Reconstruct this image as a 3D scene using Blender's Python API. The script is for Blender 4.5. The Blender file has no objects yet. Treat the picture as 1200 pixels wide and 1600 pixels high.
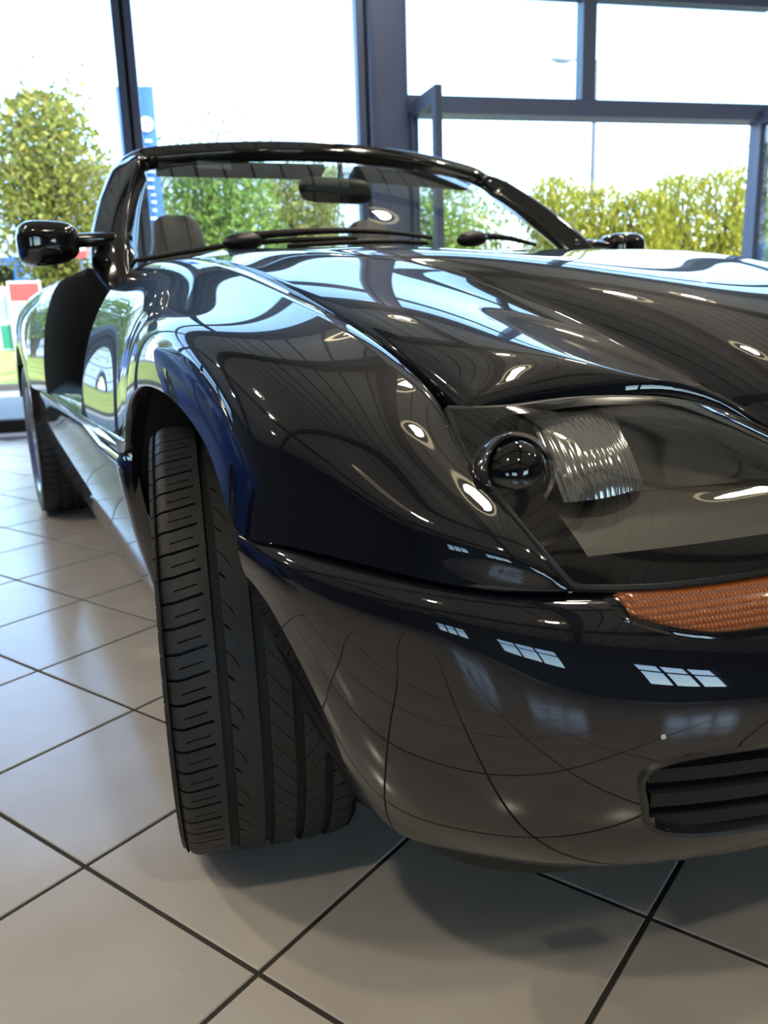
import bpy, bmesh, math, random
import numpy as np
from mathutils import Matrix, Vector

random.seed(7)
RNG = np.random.default_rng(7)
SC = bpy.context.scene
COL = SC.collection

# ------------------------------------------------------------------ camera
# World: origin on the floor under the middle of the roadster's front axle,
# +Y runs towards its tail, +X to its left-hand side, Z up, metres.
CAM = np.array([-1.04, -1.05, 0.72])
FPX, PIT, ROLL, YAW = 1275.37, math.radians(13.339), math.radians(-1.869), math.radians(26.5)
_f0 = np.array([math.sin(YAW), math.cos(YAW), 0.0])
_r0 = np.array([math.cos(YAW), -math.sin(YAW), 0.0])
_u0 = np.array([0, 0, 1.0])
C_FW = _f0 * math.cos(PIT) - _u0 * math.sin(PIT)
_u = _u0 * math.cos(PIT) + _f0 * math.sin(PIT)
C_R = _r0 * math.cos(ROLL) + _u * math.sin(ROLL)
C_U = _u * math.cos(ROLL) - _r0 * math.sin(ROLL)
cam_data = bpy.data.cameras.new('camera')
cam = bpy.data.objects.new('camera', cam_data)
COL.objects.link(cam)
M = Matrix.Identity(4)
for i in range(3):
    M[i][0], M[i][1], M[i][2], M[i][3] = C_R[i], C_U[i], -C_FW[i], CAM[i]
cam.matrix_world = M
cam_data.sensor_fit = 'HORIZONTAL'
cam_data.sensor_width = 36.0
cam_data.lens = FPX / 1200 * 36.0
cam_data.clip_start = 0.02
cam_data.clip_end = 500
cam_data.dof.use_dof = True
cam_data.dof.focus_distance = 0.85
cam_data.dof.aperture_fstop = 11.0
SC.camera = cam

# ------------------------------------------------------------------ sky, sun, exposure
SUN_EL, SUN_AZ = math.radians(48), math.radians(150)   # azimuth clockwise from +Y
world = bpy.data.worlds.new('world')
SC.world = world
world.use_nodes = True
wn = world.node_tree.nodes
wl = world.node_tree.links
for n in list(wn):
    wn.remove(n)
w_out = wn.new('ShaderNodeOutputWorld')
w_bg = wn.new('ShaderNodeBackground')
w_sky = wn.new('ShaderNodeTexSky')
w_sky.sky_type = 'NISHITA'
w_sky.sun_disc = False
w_sky.sun_elevation = SUN_EL
w_sky.sun_rotation = SUN_AZ
w_sky.air_density = 1.0
w_sky.dust_density = 0.8
w_sky.ozone_density = 2.0
w_bg.inputs['Strength'].default_value = 0.64
wl.new(w_sky.outputs[0], w_bg.inputs[0])
wl.new(w_bg.outputs[0], w_out.inputs[0])

sun_data = bpy.data.lights.new('sun', 'SUN')
sun_data.energy = 5.0
sun_data.angle = math.radians(0.6)
sun_data.color = (1.0, 0.95, 0.86)
sun = bpy.data.objects.new('sun', sun_data)
COL.objects.link(sun)
_sd = Vector((math.sin(SUN_AZ) * math.cos(SUN_EL), math.cos(SUN_AZ) * math.cos(SUN_EL), math.sin(SUN_EL)))
sun.rotation_euler = _sd.to_track_quat('Z', 'Y').to_euler()
sun.location = (0, 0, 20)

SC.view_settings.view_transform = 'Standard'
SC.view_settings.look = 'None'
SC.view_settings.gamma = 1.0
SC.view_settings.use_curve_mapping = False
SC.view_settings.exposure = 1.0
DOWNLIGHT_W = 96.0


# ------------------------------------------------------------------ helpers: materials
def nodes_of(name):
    m = bpy.data.materials.new(name)
    m.use_nodes = True
    nt = m.node_tree
    return m, nt, nt.nodes, nt.links, nt.nodes['Principled BSDF']


def mat(name, base, rough=0.5, metal=0.0, coat=0.0, coat_rough=0.02, ior=1.5, var=0.0, vscale=20.0,
        bump=0.0, bscale=200.0, rvar=0.0, emis=None, estr=0.0, trans=0.0):
    m, nt, ns, ls, b = nodes_of(name)
    b.inputs['Base Color'].default_value = (*base, 1)
    b.inputs['Roughness'].default_value = rough
    b.inputs['Metallic'].default_value = metal
    b.inputs['IOR'].default_value = ior
    b.inputs['Coat Weight'].default_value = coat
    b.inputs['Coat Roughness'].default_value = coat_rough
    if trans:
        b.inputs['Transmission Weight'].default_value = trans
    if emis:
        b.inputs['Emission Color'].default_value = (*emis, 1)
        b.inputs['Emission Strength'].default_value = estr
    tc = ns.new('ShaderNodeTexCoord')
    if var or rvar:
        nz = ns.new('ShaderNodeTexNoise')
        nz.inputs['Scale'].default_value = vscale
        nz.inputs['Detail'].default_value = 5
        ls.new(tc.outputs['Object'], nz.inputs['Vector'])
        if var:
            mx = ns.new('ShaderNodeMix')
            mx.data_type = 'RGBA'
            mx.inputs['A'].default_value = (*[c * (1 - var) for c in base], 1)
            mx.inputs['B'].default_value = (*[min(1, c * (1 + var)) for c in base], 1)
            ls.new(nz.outputs['Fac'], mx.inputs['Factor'])
            ls.new(mx.outputs['Result'], b.inputs['Base Color'])
        if rvar:
            mr = ns.new('ShaderNodeMapRange')
            mr.inputs['To Min'].default_value = max(0, rough - rvar)
            mr.inputs['To Max'].default_value = min(1, rough + rvar)
            ls.new(nz.outputs['Fac'], mr.inputs['Value'])
            ls.new(mr.outputs['Result'], b.inputs['Roughness'])
    if bump:
        nb = ns.new('ShaderNodeTexNoise')
        nb.inputs['Scale'].default_value = bscale
        nb.inputs['Detail'].default_value = 3
        bp = ns.new('ShaderNodeBump')
        bp.inputs['Strength'].default_value = bump
        bp.inputs['Distance'].default_value = 0.002
        ls.new(tc.outputs['Object'], nb.inputs['Vector'])
        ls.new(nb.outputs['Fac'], bp.inputs['Height'])
        ls.new(bp.outputs['Normal'], b.inputs['Normal'])
    return m


def thin_glass(name, tint=(0.93, 0.97, 0.96), ior=1.5, rough=0.0, boost=1.0):
    """A thin pane: fresnel mix of see-through and mirror."""
    m = bpy.data.materials.new(name)
    m.use_nodes = True
    nt = m.node_tree
    ns, ls = nt.nodes, nt.links
    for n in list(ns):
        ns.remove(n)
    out = ns.new('ShaderNodeOutputMaterial')
    mix = ns.new('ShaderNodeMixShader')
    tr = ns.new('ShaderNodeBsdfTransparent')
    gl = ns.new('ShaderNodeBsdfGlossy')
    fr = ns.new('ShaderNodeFresnel')
    tr.inputs[0].default_value = (*tint, 1)
    gl.inputs['Roughness'].default_value = rough
    fr.inputs['IOR'].default_value = ior
    mu = ns.new('ShaderNodeMath')
    mu.operation = 'MULTIPLY'
    mu.use_clamp = True
    mu.inputs[1].default_value = boost
    # faint smears so the pane is not perfectly uniform
    tc = ns.new('ShaderNodeTexCoord')
    nz = ns.new('ShaderNodeTexNoise')
    nz.inputs['Scale'].default_value = 3.0
    mr = ns.new('ShaderNodeMapRange')
    mr.inputs['To Min'].default_value = rough
    mr.inputs['To Max'].default_value = rough + 0.02
    ls.new(tc.outputs['Object'], nz.inputs['Vector'])
    ls.new(nz.outputs['Fac'], mr.inputs['Value'])
    ls.new(mr.outputs['Result'], gl.inputs['Roughness'])
    # both faces of a pane mirror alike (the node inverts the index on back faces)
    geo = ns.new('ShaderNodeNewGeometry')
    ior_m = ns.new('ShaderNodeMix')
    ior_m.data_type = 'FLOAT'
    ior_m.inputs['A'].default_value = ior
    ior_m.inputs['B'].default_value = 1.0 / ior
    ls.new(geo.outputs['Backfacing'], ior_m.inputs['Factor'])
    ls.new(ior_m.outputs['Result'], fr.inputs['IOR'])
    ls.new(fr.outputs[0], mu.inputs[0])
    ls.new(mu.outputs[0], mix.inputs[0])
    ls.new(tr.outputs[0], mix.inputs[1])
    ls.new(gl.outputs[0], mix.inputs[2])
    ls.new(mix.outputs[0], out.inputs[0])
    return m


# ------------------------------------------------------------------ helpers: geometry
def link(o, parent=None):
    COL.objects.link(o)
    if parent is not None:
        o.parent = parent
    return o


def tag(o, label=None, cat=None, group=None, kind=None):
    if label:
        o['label'] = label
    if cat:
        o['category'] = cat
    if group:
        o['group'] = group
    if kind:
        o['kind'] = kind
    return o


def empty(name, loc=(0, 0, 0), rz=0.0, parent=None):
    o = bpy.data.objects.new(name, None)
    o.empty_display_size = 0.1
    o.location = loc
    o.rotation_euler = (0, 0, rz)
    return link(o, parent)


def finish(me, smooth=True, sharp=38):
    if not smooth:
        return
    bm = bmesh.new()
    bm.from_mesh(me)
    lim = math.radians(sharp)
    for f in bm.faces:
        f.smooth = True
    for e in bm.edges:
        if len(e.link_faces) == 2:
            try:
                e.smooth = e.calc_face_angle() < lim
            except ValueError:
                pass
    bm.to_mesh(me)
    bm.free()


def mobj(name, verts, faces, m, parent=None, smooth=True, sharp=38, weld=0.0, flip=False):
    me = bpy.data.meshes.new(name)
    me.from_pydata([tuple(float(c) for c in v) for v in verts], [], [tuple(int(i) for i in f) for f in faces])
    if weld or flip:
        bm = bmesh.new()
        bm.from_mesh(me)
        if weld:
            bmesh.ops.remove_doubles(bm, verts=bm.verts, dist=weld)
        if flip:
            bmesh.ops.recalc_face_normals(bm, faces=bm.faces)
        bm.to_mesh(me)
        bm.free()
    me.materials.append(m)
    finish(me, smooth, sharp)
    return link(bpy.data.objects.new(name, me), parent)


class MB:
    """Collects shapes into one mesh."""
    def __init__(self):
        self.v, self.f = [], []

    def add(self, verts, faces):
        o = len(self.v)
        self.v += [tuple(v) for v in verts]
        self.f += [tuple(i + o for i in f) for f in faces]
        return self

    def box(self, c, s, rz=0.0, axes=None):
        hx, hy, hz = s[0] / 2, s[1] / 2, s[2] / 2
        if axes is None:
            cz, sz = math.cos(rz), math.sin(rz)
            axes = ((cz, sz, 0), (-sz, cz, 0), (0, 0, 1))
        ax = np.array(axes, float)
        vs = []
        for k in ((-1, -1, -1), (1, -1, -1), (1, 1, -1), (-1, 1, -1), (-1, -1, 1), (1, -1, 1), (1, 1, 1), (-1, 1, 1)):
            vs.append(np.array(c, float) + ax[0] * k[0] * hx + ax[1] * k[1] * hy + ax[2] * k[2] * hz)
        return self.add(vs, [(3, 2, 1, 0), (4, 5, 6, 7), (0, 1, 5, 4), (1, 2, 6, 5), (2, 3, 7, 6), (3, 0, 4, 7)])

    def grid(self, P, close_u=False, close_v=False, rev=False):
        P = np.asarray(P, float)
        nu, nv = P.shape[:2]
        fs = []
        for i in range(nu if close_u else nu - 1):
            for j in range(nv if close_v else nv - 1):
                a, b = i * nv + j, i * nv + (j + 1) % nv
                c, d = ((i + 1) % nu) * nv + (j + 1) % nv, ((i + 1) % nu) * nv + j
                fs.append((a, d, c, b) if rev else (a, b, c, d))
        return self.add(P.reshape(-1, 3), fs)

    def tube(self, pts, r, n=10, cap=True):
        pts = [np.array(p, float) for p in pts]
        rr = r if hasattr(r, '__len__') else [r] * len(pts)
        rings = []
        up = np.array([0.03, 0.05, 1.0])
        for i, p in enumerate(pts):
            t = pts[min(i + 1, len(pts) - 1)] - pts[max(i - 1, 0)]
            t = t / (np.linalg.norm(t) + 1e-12)
            a = np.cross(t, up if abs(t[2]) < 0.9 else np.array([1.0, 0.02, 0]))
            a /= np.linalg.norm(a)
            b = np.cross(t, a)
            rings.append([p + rr[i] * (a * math.cos(k * 2 * math.pi / n) + b * math.sin(k * 2 * math.pi / n)) for k in range(n)])
        o = len(self.v)
        self.grid(rings, close_v=True)
        if cap:
            self.f.append(tuple(o + k for k in range(n))[::-1])
            self.f.append(tuple(o + (len(pts) - 1) * n + k for k in range(n)))
        return self

    def lathe(self, prof, n=32, c=(0, 0, 0), axis=(0, 0, 1), closed=False):
        ax = np.array(axis, float)
        ax /= np.linalg.norm(ax)
        a = np.cross(ax, (0, 0, 1) if abs(ax[2]) < 0.9 else (1, 0, 0))
        a /= np.linalg.norm(a)
        b = np.cross(ax, a)
        rings = [[np.array(c) + ax * h + r * (a * math.cos(t) + b * math.sin(t)) for (r, h) in prof]
                 for t in np.linspace(0, 2 * math.pi, n, endpoint=False)]
        return self.grid(rings, close_u=True, close_v=closed)

    def obj(self, name, m, parent=None, smooth=True, sharp=38, weld=0.0, flip=True):
        return mobj(name, self.v, self.f, m, parent, smooth, sharp, weld, flip)


def copy_tree(o, parent=None):
    c = o.copy()
    link(c, parent)
    for ch in list(o.children):
        copy_tree(ch, c)
    return c


# ---- GEOM BEGIN (pure numpy curve and surface maths)
def nspline(knots, P, t):
    """Natural cubic spline through P (k, ...) at knots, evaluated at t."""
    knots = np.asarray(knots, float)
    P = np.asarray(P, float)
    k = len(knots)
    shp = P.shape[1:]
    Q = P.reshape(k, -1)
    t = np.asarray(t, float)
    if k == 2:
        w = ((t - knots[0]) / (knots[1] - knots[0]))[:, None]
        return (Q[0] * (1 - w) + Q[1] * w).reshape((len(t),) + shp)
    h = np.diff(knots)
    A = np.zeros((k, k))
    R = np.zeros_like(Q)
    A[0, 0] = A[-1, -1] = 1
    for i in range(1, k - 1):
        A[i, i - 1], A[i, i], A[i, i + 1] = h[i - 1], 2 * (h[i - 1] + h[i]), h[i]
        R[i] = 6 * ((Q[i + 1] - Q[i]) / h[i] - (Q[i] - Q[i - 1]) / h[i - 1])
    Mm = np.linalg.solve(A, R)
    idx = np.clip(np.searchsorted(knots, t, side='right') - 1, 0, k - 2)
    hh = h[idx][:, None]
    a = (knots[idx + 1] - t)[:, None]
    b = (t - knots[idx])[:, None]
    out = (Mm[idx] * a ** 3 + Mm[idx + 1] * b ** 3) / (6 * hh) + (Q[idx] / hh - Mm[idx] * hh / 6) * a + (Q[idx + 1] / hh - Mm[idx + 1] * hh / 6) * b
    return out.reshape((len(t),) + shp)


def chord(P):
    P = np.asarray(P, float)
    d = np.linalg.norm(np.diff(P, axis=0), axis=-1)
    if d.ndim > 1:
        d = d.mean(axis=tuple(range(1, d.ndim)))
    return np.concatenate([[0], np.cumsum(np.maximum(d, 1e-4) ** 0.8)])


def curve(P, n):
    P = np.asarray(P, float)
    k = chord(P)
    return nspline(k, P, np.linspace(0, k[-1], n))


def bez(T, P1, P2, B, m, t0=0.0):
    t = np.linspace(t0, 1, m)[:, None]
    T, P1, P2, B = [np.asarray(q, float) for q in (T, P1, P2, B)]
    return T * (1 - t) ** 3 + 3 * P1 * t * (1 - t) ** 2 + 3 * P2 * t * t * (1 - t) + B * t ** 3


def loft(S, n, ts=None):
    """Surface through sections S (k, m, 3): n rows along k."""
    S = np.asarray(S, float)
    k = chord(S)
    t = np.linspace(0, k[-1], n) if ts is None else np.interp(ts, np.arange(len(k)), k)
    return nspline(k, S, t)


def mirx(P):
    return np.asarray(P, float) * np.array([-1, 1, 1.0])


# front wing (right-hand side): T on the bonnet gap, B on the lower edge / arch lip
FENDER_T = [(-.624, -.549, .503), (-.645, -.522, .541), (-.653, -.472, .576), (-.656, -.420, .613), (-.6575, -.375, .648),
            (-.6580, -.315, .680), (-.6575, -.245, .706), (-.6545, -.14, .732), (-.6470, .0, .759), (-.635, .18, .791),
            (-.6275, .30, .811), (-.622, .43, .829), (-.619, .58, .845), (-.619, .74, .856), (-.622, .87, .861)]
FENDER_B = [(-.628, -.551, .500), (-.690, -.522, .505), (-.749, -.463, .515), (-.811, -.370, .525), (-.833, -.327, .531),
            (-.833, -.263, .582), (-.835, -.175, .625), (-.837, -.06, .645), (-.837, .06, .643), (-.834, .175, .617),
            (-.830, .251, .577), (-.828, .301, .531), (-.827, .40, .513), (-.828, .60, .519), (-.830, .815, .530)]
FENDER_T0 = [0, 0, 0, -.010, -.040, -.016, -.0, 0, 0, 0, 0, 0, 0, 0, 0]   # how far each section runs past T
# (outward drop angle at T, handle length at T, handle at B, lean at B)
FENDER_H = [(20, .001, .001, 0), (26, .035, .030, 9), (22, .080, .062, 10), (16, .125, .098, 9), (10, .148, .124, 7),
            (8.5, .160, .114, 5), (8.5, .166, .110, 3), (9, .170, .110, 1), (10, .172, .114, 0), (10, .165, .118, 0),
            (9, .155, .126, 1), (8, .145, .138, 2), (7.5, .140, .150, 4), (7, .135, .158, 4), (7, .13, .16, 4)]
FENDER_PHI = [50, 46, 38, 28, 22, 18, 13, 8, 4, 1, 0, 0, 0, 0, 0]


def fender_sections(m=26):
    S = []
    for T, B, (th, a, b, ln), ph, t0 in zip(FENDER_T, FENDER_B, FENDER_H, FENDER_PHI, FENDER_T0):
        T, B = np.array(T), np.array(B)
        o = np.array([-math.cos(math.radians(ph)), -math.sin(math.radians(ph)), 0])
        th, ln = math.radians(th), math.radians(ln)
        P1 = T + a * (o * math.cos(th) + np.array([0, 0, -math.sin(th)]))
        P2 = B + b * (-o * math.sin(ln) + np.array([0, 0, math.cos(ln)]))
        S.append(bez(T, P1, P2, B, m, t0))
    return np.array(S)


# bonnet: E leading edge, G gap side, C swage line, K centre line
HOOD_E = [(-.617, -.396, .645), (-.575, -.395, .651), (-.53, -.395, .653), (-.455, -.403, .652), (-.39, -.423, .647), (-.356, -.436, .636),
          (-.331, -.448, .623), (-.297, -.462, .602), (-.252, -.482, .577), (-.212, -.496, .556)]
HOOD_G = [(-.624, -.33, .673), (-.627, -.2, .713), (-.626, -.1, .737), (-.621, .02, .761), (-.611, .2, .794), (-.603, .43, .827), (-.599, .76, .856)]
HOOD_C = [(-.250, -.432, .600), (-.302, -.228, .686), (-.333, -.107, .737), (-.362, .01, .773), (-.410, .19, .817), (-.455, .43, .848), (-.52, .735, .869)]
HOOD_GA = [17, 15, 13, 11, 9, 7, 5]      # rise leaving the gap
HOOD_CA = [-12, -5, -3.5, -2, 0, 2, 3]        # rise arriving at the swage
HOOD_K = [(0, -.58, .530), (0, -.45, .640), (0, -.32, .712), (0, -.2, .752), (0, -.05, .786), (0, .19, .825), (0, .43, .853), (0, .715, .877)]
HOOD_KA = ([-.50, -.43, -.34, -.23, -.06, .19, .43, .735], [28, 34, 34, 30, 22, 12, 7, 5])     # rise leaving the swage, by y


def hood_pod(m=40):
    S = [curve(HOOD_E, m)]
    for G, C, ga, ca in zip(HOOD_G, HOOD_C, HOOD_GA, HOOD_CA):
        G, C = np.array(G), np.array(C)
        d = C - G
        L = np.linalg.norm(d[:2])
        h = np.array([d[0], d[1], 0]) / L
        P1 = G + .36 * L * (h + np.array([0, 0, math.tan(math.radians(ga))]))
        P2 = C - .36 * L * (h + np.array([0, 0, math.tan(math.radians(ca))]))
        S.append(bez(G, P1, P2, C, m))
    return np.array(S)


def hood_mid(crest, m=26):
    """Middle of the bonnet, row by row from the swage line to the centre line."""
    kc = curve(HOOD_K, 400)
    f = np.linspace(0, 1, len(crest))
    rows = []
    for C, u in zip(crest, f):
        yk = C[1] - .075 * (1 - u) - .02 * u
        K = np.array([0, yk, np.interp(yk, kc[:, 1], kc[:, 2])])
        d = K - C
        L = abs(d[0])
        h = np.array([d[0], d[1], 0]) / L
        ca = np.interp(C[1], *HOOD_KA)
        P1 = C + .28 * L * np.array([h[0], h[1], math.tan(math.radians(ca))])
        P2 = K - .52 * L * np.array([1.0, 0, 0])
        rows.append(bez(C, P1, P2, K, m))
    return np.array(rows)


# bumper: rails from the top ledge down, stations from the arch edge to the middle
BUMPER = np.array([
    [(-.812, -.318, .529), (-.790, -.366, .523), (-.738, -.440, .513), (-.680, -.498, .504), (-.610, -.530, .497), (-.43, -.576, .496), (-.22, -.612, .490), (0, -.62, .490)],
    [(-.830, -.320, .524), (-.811, -.378, .518), (-.764, -.455, .508), (-.704, -.517, .498), (-.622, -.560, .489), (-.435, -.604, .487), (-.22, -.640, .480), (0, -.650, .479)],
    [(-.822, -.330, .463), (-.808, -.398, .456), (-.769, -.472, .449), (-.706, -.542, .442), (-.626, -.592, .436), (-.438, -.648, .432), (-.22, -.682, .430), (0, -.692, .430)],
    [(-.803, -.352, .398), (-.791, -.418, .392), (-.754, -.490, .386), (-.692, -.558, .380), (-.612, -.607, .376), (-.432, -.662, .372), (-.22, -.695, .370), (0, -.704, .370)],
    [(-.770, -.364, .302), (-.760, -.426, .297), (-.724, -.494, .293), (-.665, -.556, .290), (-.588, -.602, .288), (-.42, -.652, .285), (-.22, -.683, .283), (0, -.692, .283)],
    [(-.738, -.362, .240), (-.728, -.415, .237), (-.692, -.475, .236), (-.635, -.532, .236), (-.562, -.575, .236), (-.40, -.622, .235), (-.21, -.650, .234), (0, -.658, .234)],
    [(-.712, -.352, .206), (-.700, -.396, .204), (-.664, -.448, .205), (-.610, -.500, .208), (-.540, -.540, .211), (-.38, -.582, .211), (-.20, -.606, .210), (0, -.613, .210)],
    [(-.680, -.335, .192), (-.666, -.368, .190), (-.630, -.412, .192), (-.580, -.455, .196), (-.512, -.490, .200), (-.36, -.530, .200), (-.19, -.55, .20), (0, -.556, .20)],
])


def bumper_eval(a, b):
    """Point grid of the right half: a station params (0..7), b rail params (0..7)."""
    R = loft(BUMPER, None, ts=b)                       # along rails
    St = np.swapaxes(BUMPER, 0, 1)
    full = np.concatenate([St, mirx(St[-2::-1])], 0)   # through the middle for a smooth nose
    k = chord(full)
    Rf = np.swapaxes(R, 0, 1)
    Rf = np.concatenate([Rf, mirx(Rf[-2::-1])], 0)
    t = np.interp(a, np.arange(len(k)), k)
    return nspline(k, Rf, t)                           # (na, nb, 3)


# headlamp cover: outer edge, top edge and bottom edge (right-hand lamp)
LAMP_BOT = [(-.614, -.552, .500), (-.56, -.573, .499), (-.50, -.589, .499), (-.434, -.600, .500), (-.36, -.612, .502), (-.29, -.622, .505), (-.225, -.628, .510)]
LAMP_TOP = [(-.640, -.417, .628), (-.59, -.419, .636), (-.53, -.420, .638), (-.455, -.428, .636), (-.385, -.452, .626), (-.315, -.482, .597), (-.235, -.510, .556)]


def lamp_sections(m=30):
    S = []
    edge = loft(fender_sections(30), None, ts=np.linspace(0.02, 3.62, m))[:, 0] + np.array([.0065, -.001, -.001])
    for i, (B, T) in enumerate(zip(LAMP_BOT, LAMP_TOP)):
        B, T = np.array(B), np.array(T)
        L = np.linalg.norm(T - B)
        P1 = B + .34 * L * np.array([-.02, .45, .89])
        P2 = T - .34 * L * np.array([-.02, .93, .36])
        S.append(edge if i == 0 else bez(B, P1, P2, T, m))
    return np.array(S)
# ---- GEOM END


# ------------------------------------------------------------------ materials
def paint_mat(name, base, flake):
    m, nt, ns, ls, b = nodes_of(name)
    b.inputs['Roughness'].default_value = 0.45
    b.inputs['Specular IOR Level'].default_value = 0.05
    b.inputs['Coat Weight'].default_value = 1.0
    b.inputs['Coat Roughness'].default_value = 0.004
    b.inputs['Coat IOR'].default_value = 1.60
    tc = ns.new('ShaderNodeTexCoord')
    nz = ns.new('ShaderNodeTexNoise')
    nz.inputs['Scale'].default_value = 40
    mx = ns.new('ShaderNodeMix')
    mx.data_type = 'RGBA'
    mx.inputs['A'].default_value = (*base, 1)
    mx.inputs['B'].default_value = (*flake, 1)
    ls.new(tc.outputs['Object'], nz.inputs['Vector'])
    ls.new(nz.outputs['Fac'], mx.inputs['Factor'])
    ls.new(mx.outputs['Result'], b.inputs['Base Color'])
    return m


def tile_mat():
    m, nt, ns, ls, b = nodes_of('glazed_tile')
    oi = ns.new('ShaderNodeObjectInfo')
    geo = ns.new('ShaderNodeNewGeometry')

    def noise(scale, detail):
        n = ns.new('ShaderNodeTexNoise')
        n.inputs['Scale'].default_value = scale
        n.inputs['Detail'].default_value = detail
        ls.new(geo.outputs['Position'], n.inputs['Vector'])
        return n

    def ramp(src, p0, c0, p1, c1):
        r = ns.new('ShaderNodeValToRGB')
        r.color_ramp.elements[0].position, r.color_ramp.elements[0].color = p0, (*c0, 1)
        r.color_ramp.elements[1].position, r.color_ramp.elements[1].color = p1, (*c1, 1)
        ls.new(src, r.inputs[0])
        return r
    cloud = noise(6, 4)
    col = ramp(cloud.outputs['Fac'], .25, (.56, .505, .435), .75, (.66, .605, .53))
    hs = ns.new('ShaderNodeHueSaturation')
    mr = ns.new('ShaderNodeMapRange')
    mr.inputs['To Min'].default_value = 0.95
    mr.inputs['To Max'].default_value = 1.04
    ls.new(oi.outputs['Random'], mr.inputs['Value'])
    ls.new(mr.outputs['Result'], hs.inputs['Value'])
    ls.new(col.outputs['Color'], hs.inputs['Color'])
    # small specks of dirt
    speck = ramp(noise(170, 1).outputs['Fac'], .80, (0, 0, 0), .83, (1, 1, 1))
    mx = ns.new('ShaderNodeMix')
    mx.data_type = 'RGBA'
    mx.inputs['B'].default_value = (.22, .18, .13, 1)
    ls.new(speck.outputs['Color'], mx.inputs['Factor'])
    ls.new(hs.outputs['Color'], mx.inputs['A'])
    ls.new(mx.outputs['Result'], b.inputs['Base Color'])
    b.inputs['IOR'].default_value = 1.6
    rr = ns.new('ShaderNodeMapRange')
    rr.inputs['To Min'].default_value = 0.10
    rr.inputs['To Max'].default_value = 0.24
    ls.new(noise(11, 4).outputs['Fac'], rr.inputs['Value'])
    ls.new(rr.outputs['Result'], b.inputs['Roughness'])
    return m


def leaf_mat(name, c1, c2, c3):
    m = bpy.data.materials.new(name)
    m.use_nodes = True
    nt = m.node_tree
    ns, ls = nt.nodes, nt.links
    for n in list(ns):
        ns.remove(n)
    out = ns.new('ShaderNodeOutputMaterial')
    geo = ns.new('ShaderNodeNewGeometry')
    rp = ns.new('ShaderNodeValToRGB')
    rp.color_ramp.elements[0].color = (*c1, 1)
    rp.color_ramp.elements[1].color = (*c3, 1)
    e = rp.color_ramp.elements.new(0.5)
    e.color = (*c2, 1)
    ls.new(geo.outputs['Random Per Island'], rp.inputs[0])
    d = ns.new('ShaderNodeBsdfDiffuse')
    t = ns.new('ShaderNodeBsdfTranslucent')
    mx = ns.new('ShaderNodeMixShader')
    mx.inputs[0].default_value = 0.4
    ls.new(rp.outputs[0], d.inputs[0])
    ls.new(rp.outputs[0], t.inputs[0])
    ls.new(d.outputs[0], mx.inputs[1])
    ls.new(t.outputs[0], mx.inputs[2])
    ls.new(mx.outputs[0], out.inputs[0])
    return m


PAINT = paint_mat('dark_blue_metallic_paint', (.0022, .0030, .0062), (.0030, .0040, .0084))
BLACK_GLOSS = mat('black_gloss_trim', (.006, .006, .007), 0.09, coat=0.6, var=.3)
BLACK_SATIN = mat('black_satin_plastic', (.008, .008, .009), 0.42, var=.3, bump=.08, bscale=400)
BLACK_MATTE = mat('black_matte_lining', (.0055, .0055, .006), 0.8, var=.3, bump=.1, bscale=200)
RUBBER = mat('tyre_rubber', (.014, .0142, .0155), 0.55, var=.35, vscale=60, bump=.15, bscale=500, rvar=.12)
GROOVE = mat('tyre_groove_rubber', (.006, .006, .0065), 0.7, var=.3, vscale=60)
ALLOY = mat('painted_alloy', (.42, .43, .45), 0.28, metal=0.9, var=.08)
LEATHER = mat('dark_leather', (.030, .029, .031), 0.5, var=.25, bump=.4, bscale=260)
GLASS = thin_glass('window_glass', (.93, .985, .99), 1.5)
SCREEN_GLASS = thin_glass('windscreen_glass', (.84, .90, .88), 1.52, boost=1.25)
LAMP_GLASS = thin_glass('lamp_cover_glass', (.90, .90, .87), 1.5, boost=1.5)
TILE = tile_mat()
GROUT = mat('dark_grout', (.045, .038, .032), 0.85, var=.35, vscale=30, bump=.4, bscale=300)
STEEL_BLUE = mat('blue_grey_powder_coat', (.085, .118, .215), 0.42, var=.08)
WALL_PAINT = mat('slate_wall', (.13, .135, .15), 0.8, var=.05, vscale=3, bump=.05, bscale=80)
BULKHEAD = mat('dark_bulkhead_panel', (.085, .078, .070), 0.7, var=.15)
CEIL = mat('pale_taupe_ceiling_plank', (.84, .81, .72), 0.6, var=.06, vscale=2)
CEIL_GAP = mat('ceiling_gap', (.05, .047, .042), 0.8, var=.1)
WHITE_TRIM = mat('trim_ring_with_glow', (.80, .76, .66), 0.35, var=.04, emis=(1.0, .82, .50), estr=2.0)  # white trim rim; added emission stands in for lamplight on it
DOWN_REFL = mat('reflector_with_glow', (.80, .72, .52), 0.3, metal=0.0, var=.05, emis=(1.0, .78, .42), estr=1.0)  # dish is no source: bulb light on it is put in as emission
DOWN_BULB = mat('lamp_bulb', (1, .95, .85), 0.4, var=.02, emis=(1.0, .90, .70), estr=18.0)

# ------------------------------------------------------------------ the showroom shell
FE = np.array([.970, -.2424, 0]) / math.hypot(.970, .2424)
FN = np.array([.2424, .970, 0]) / math.hypot(.970, .2424)
FD = 5.123
S0, S1, DEPTH, CEIL_Z = -10.2, 7.6, 13.0, 4.10
GLASS_TOP = 3.65
FAX = (FE, FN, (0, 0, 1))


def FP(s, d, z):
    return FE * s + FN * (FD + d) + np.array([0, 0, z])


def fbox(mb, s0, s1, d0, d1, z0, z1):
    return mb.box(FP((s0 + s1) / 2, (d0 + d1) / 2, (z0 + z1) / 2), (s1 - s0, d1 - d0, z1 - z0), axes=FAX)


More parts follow.
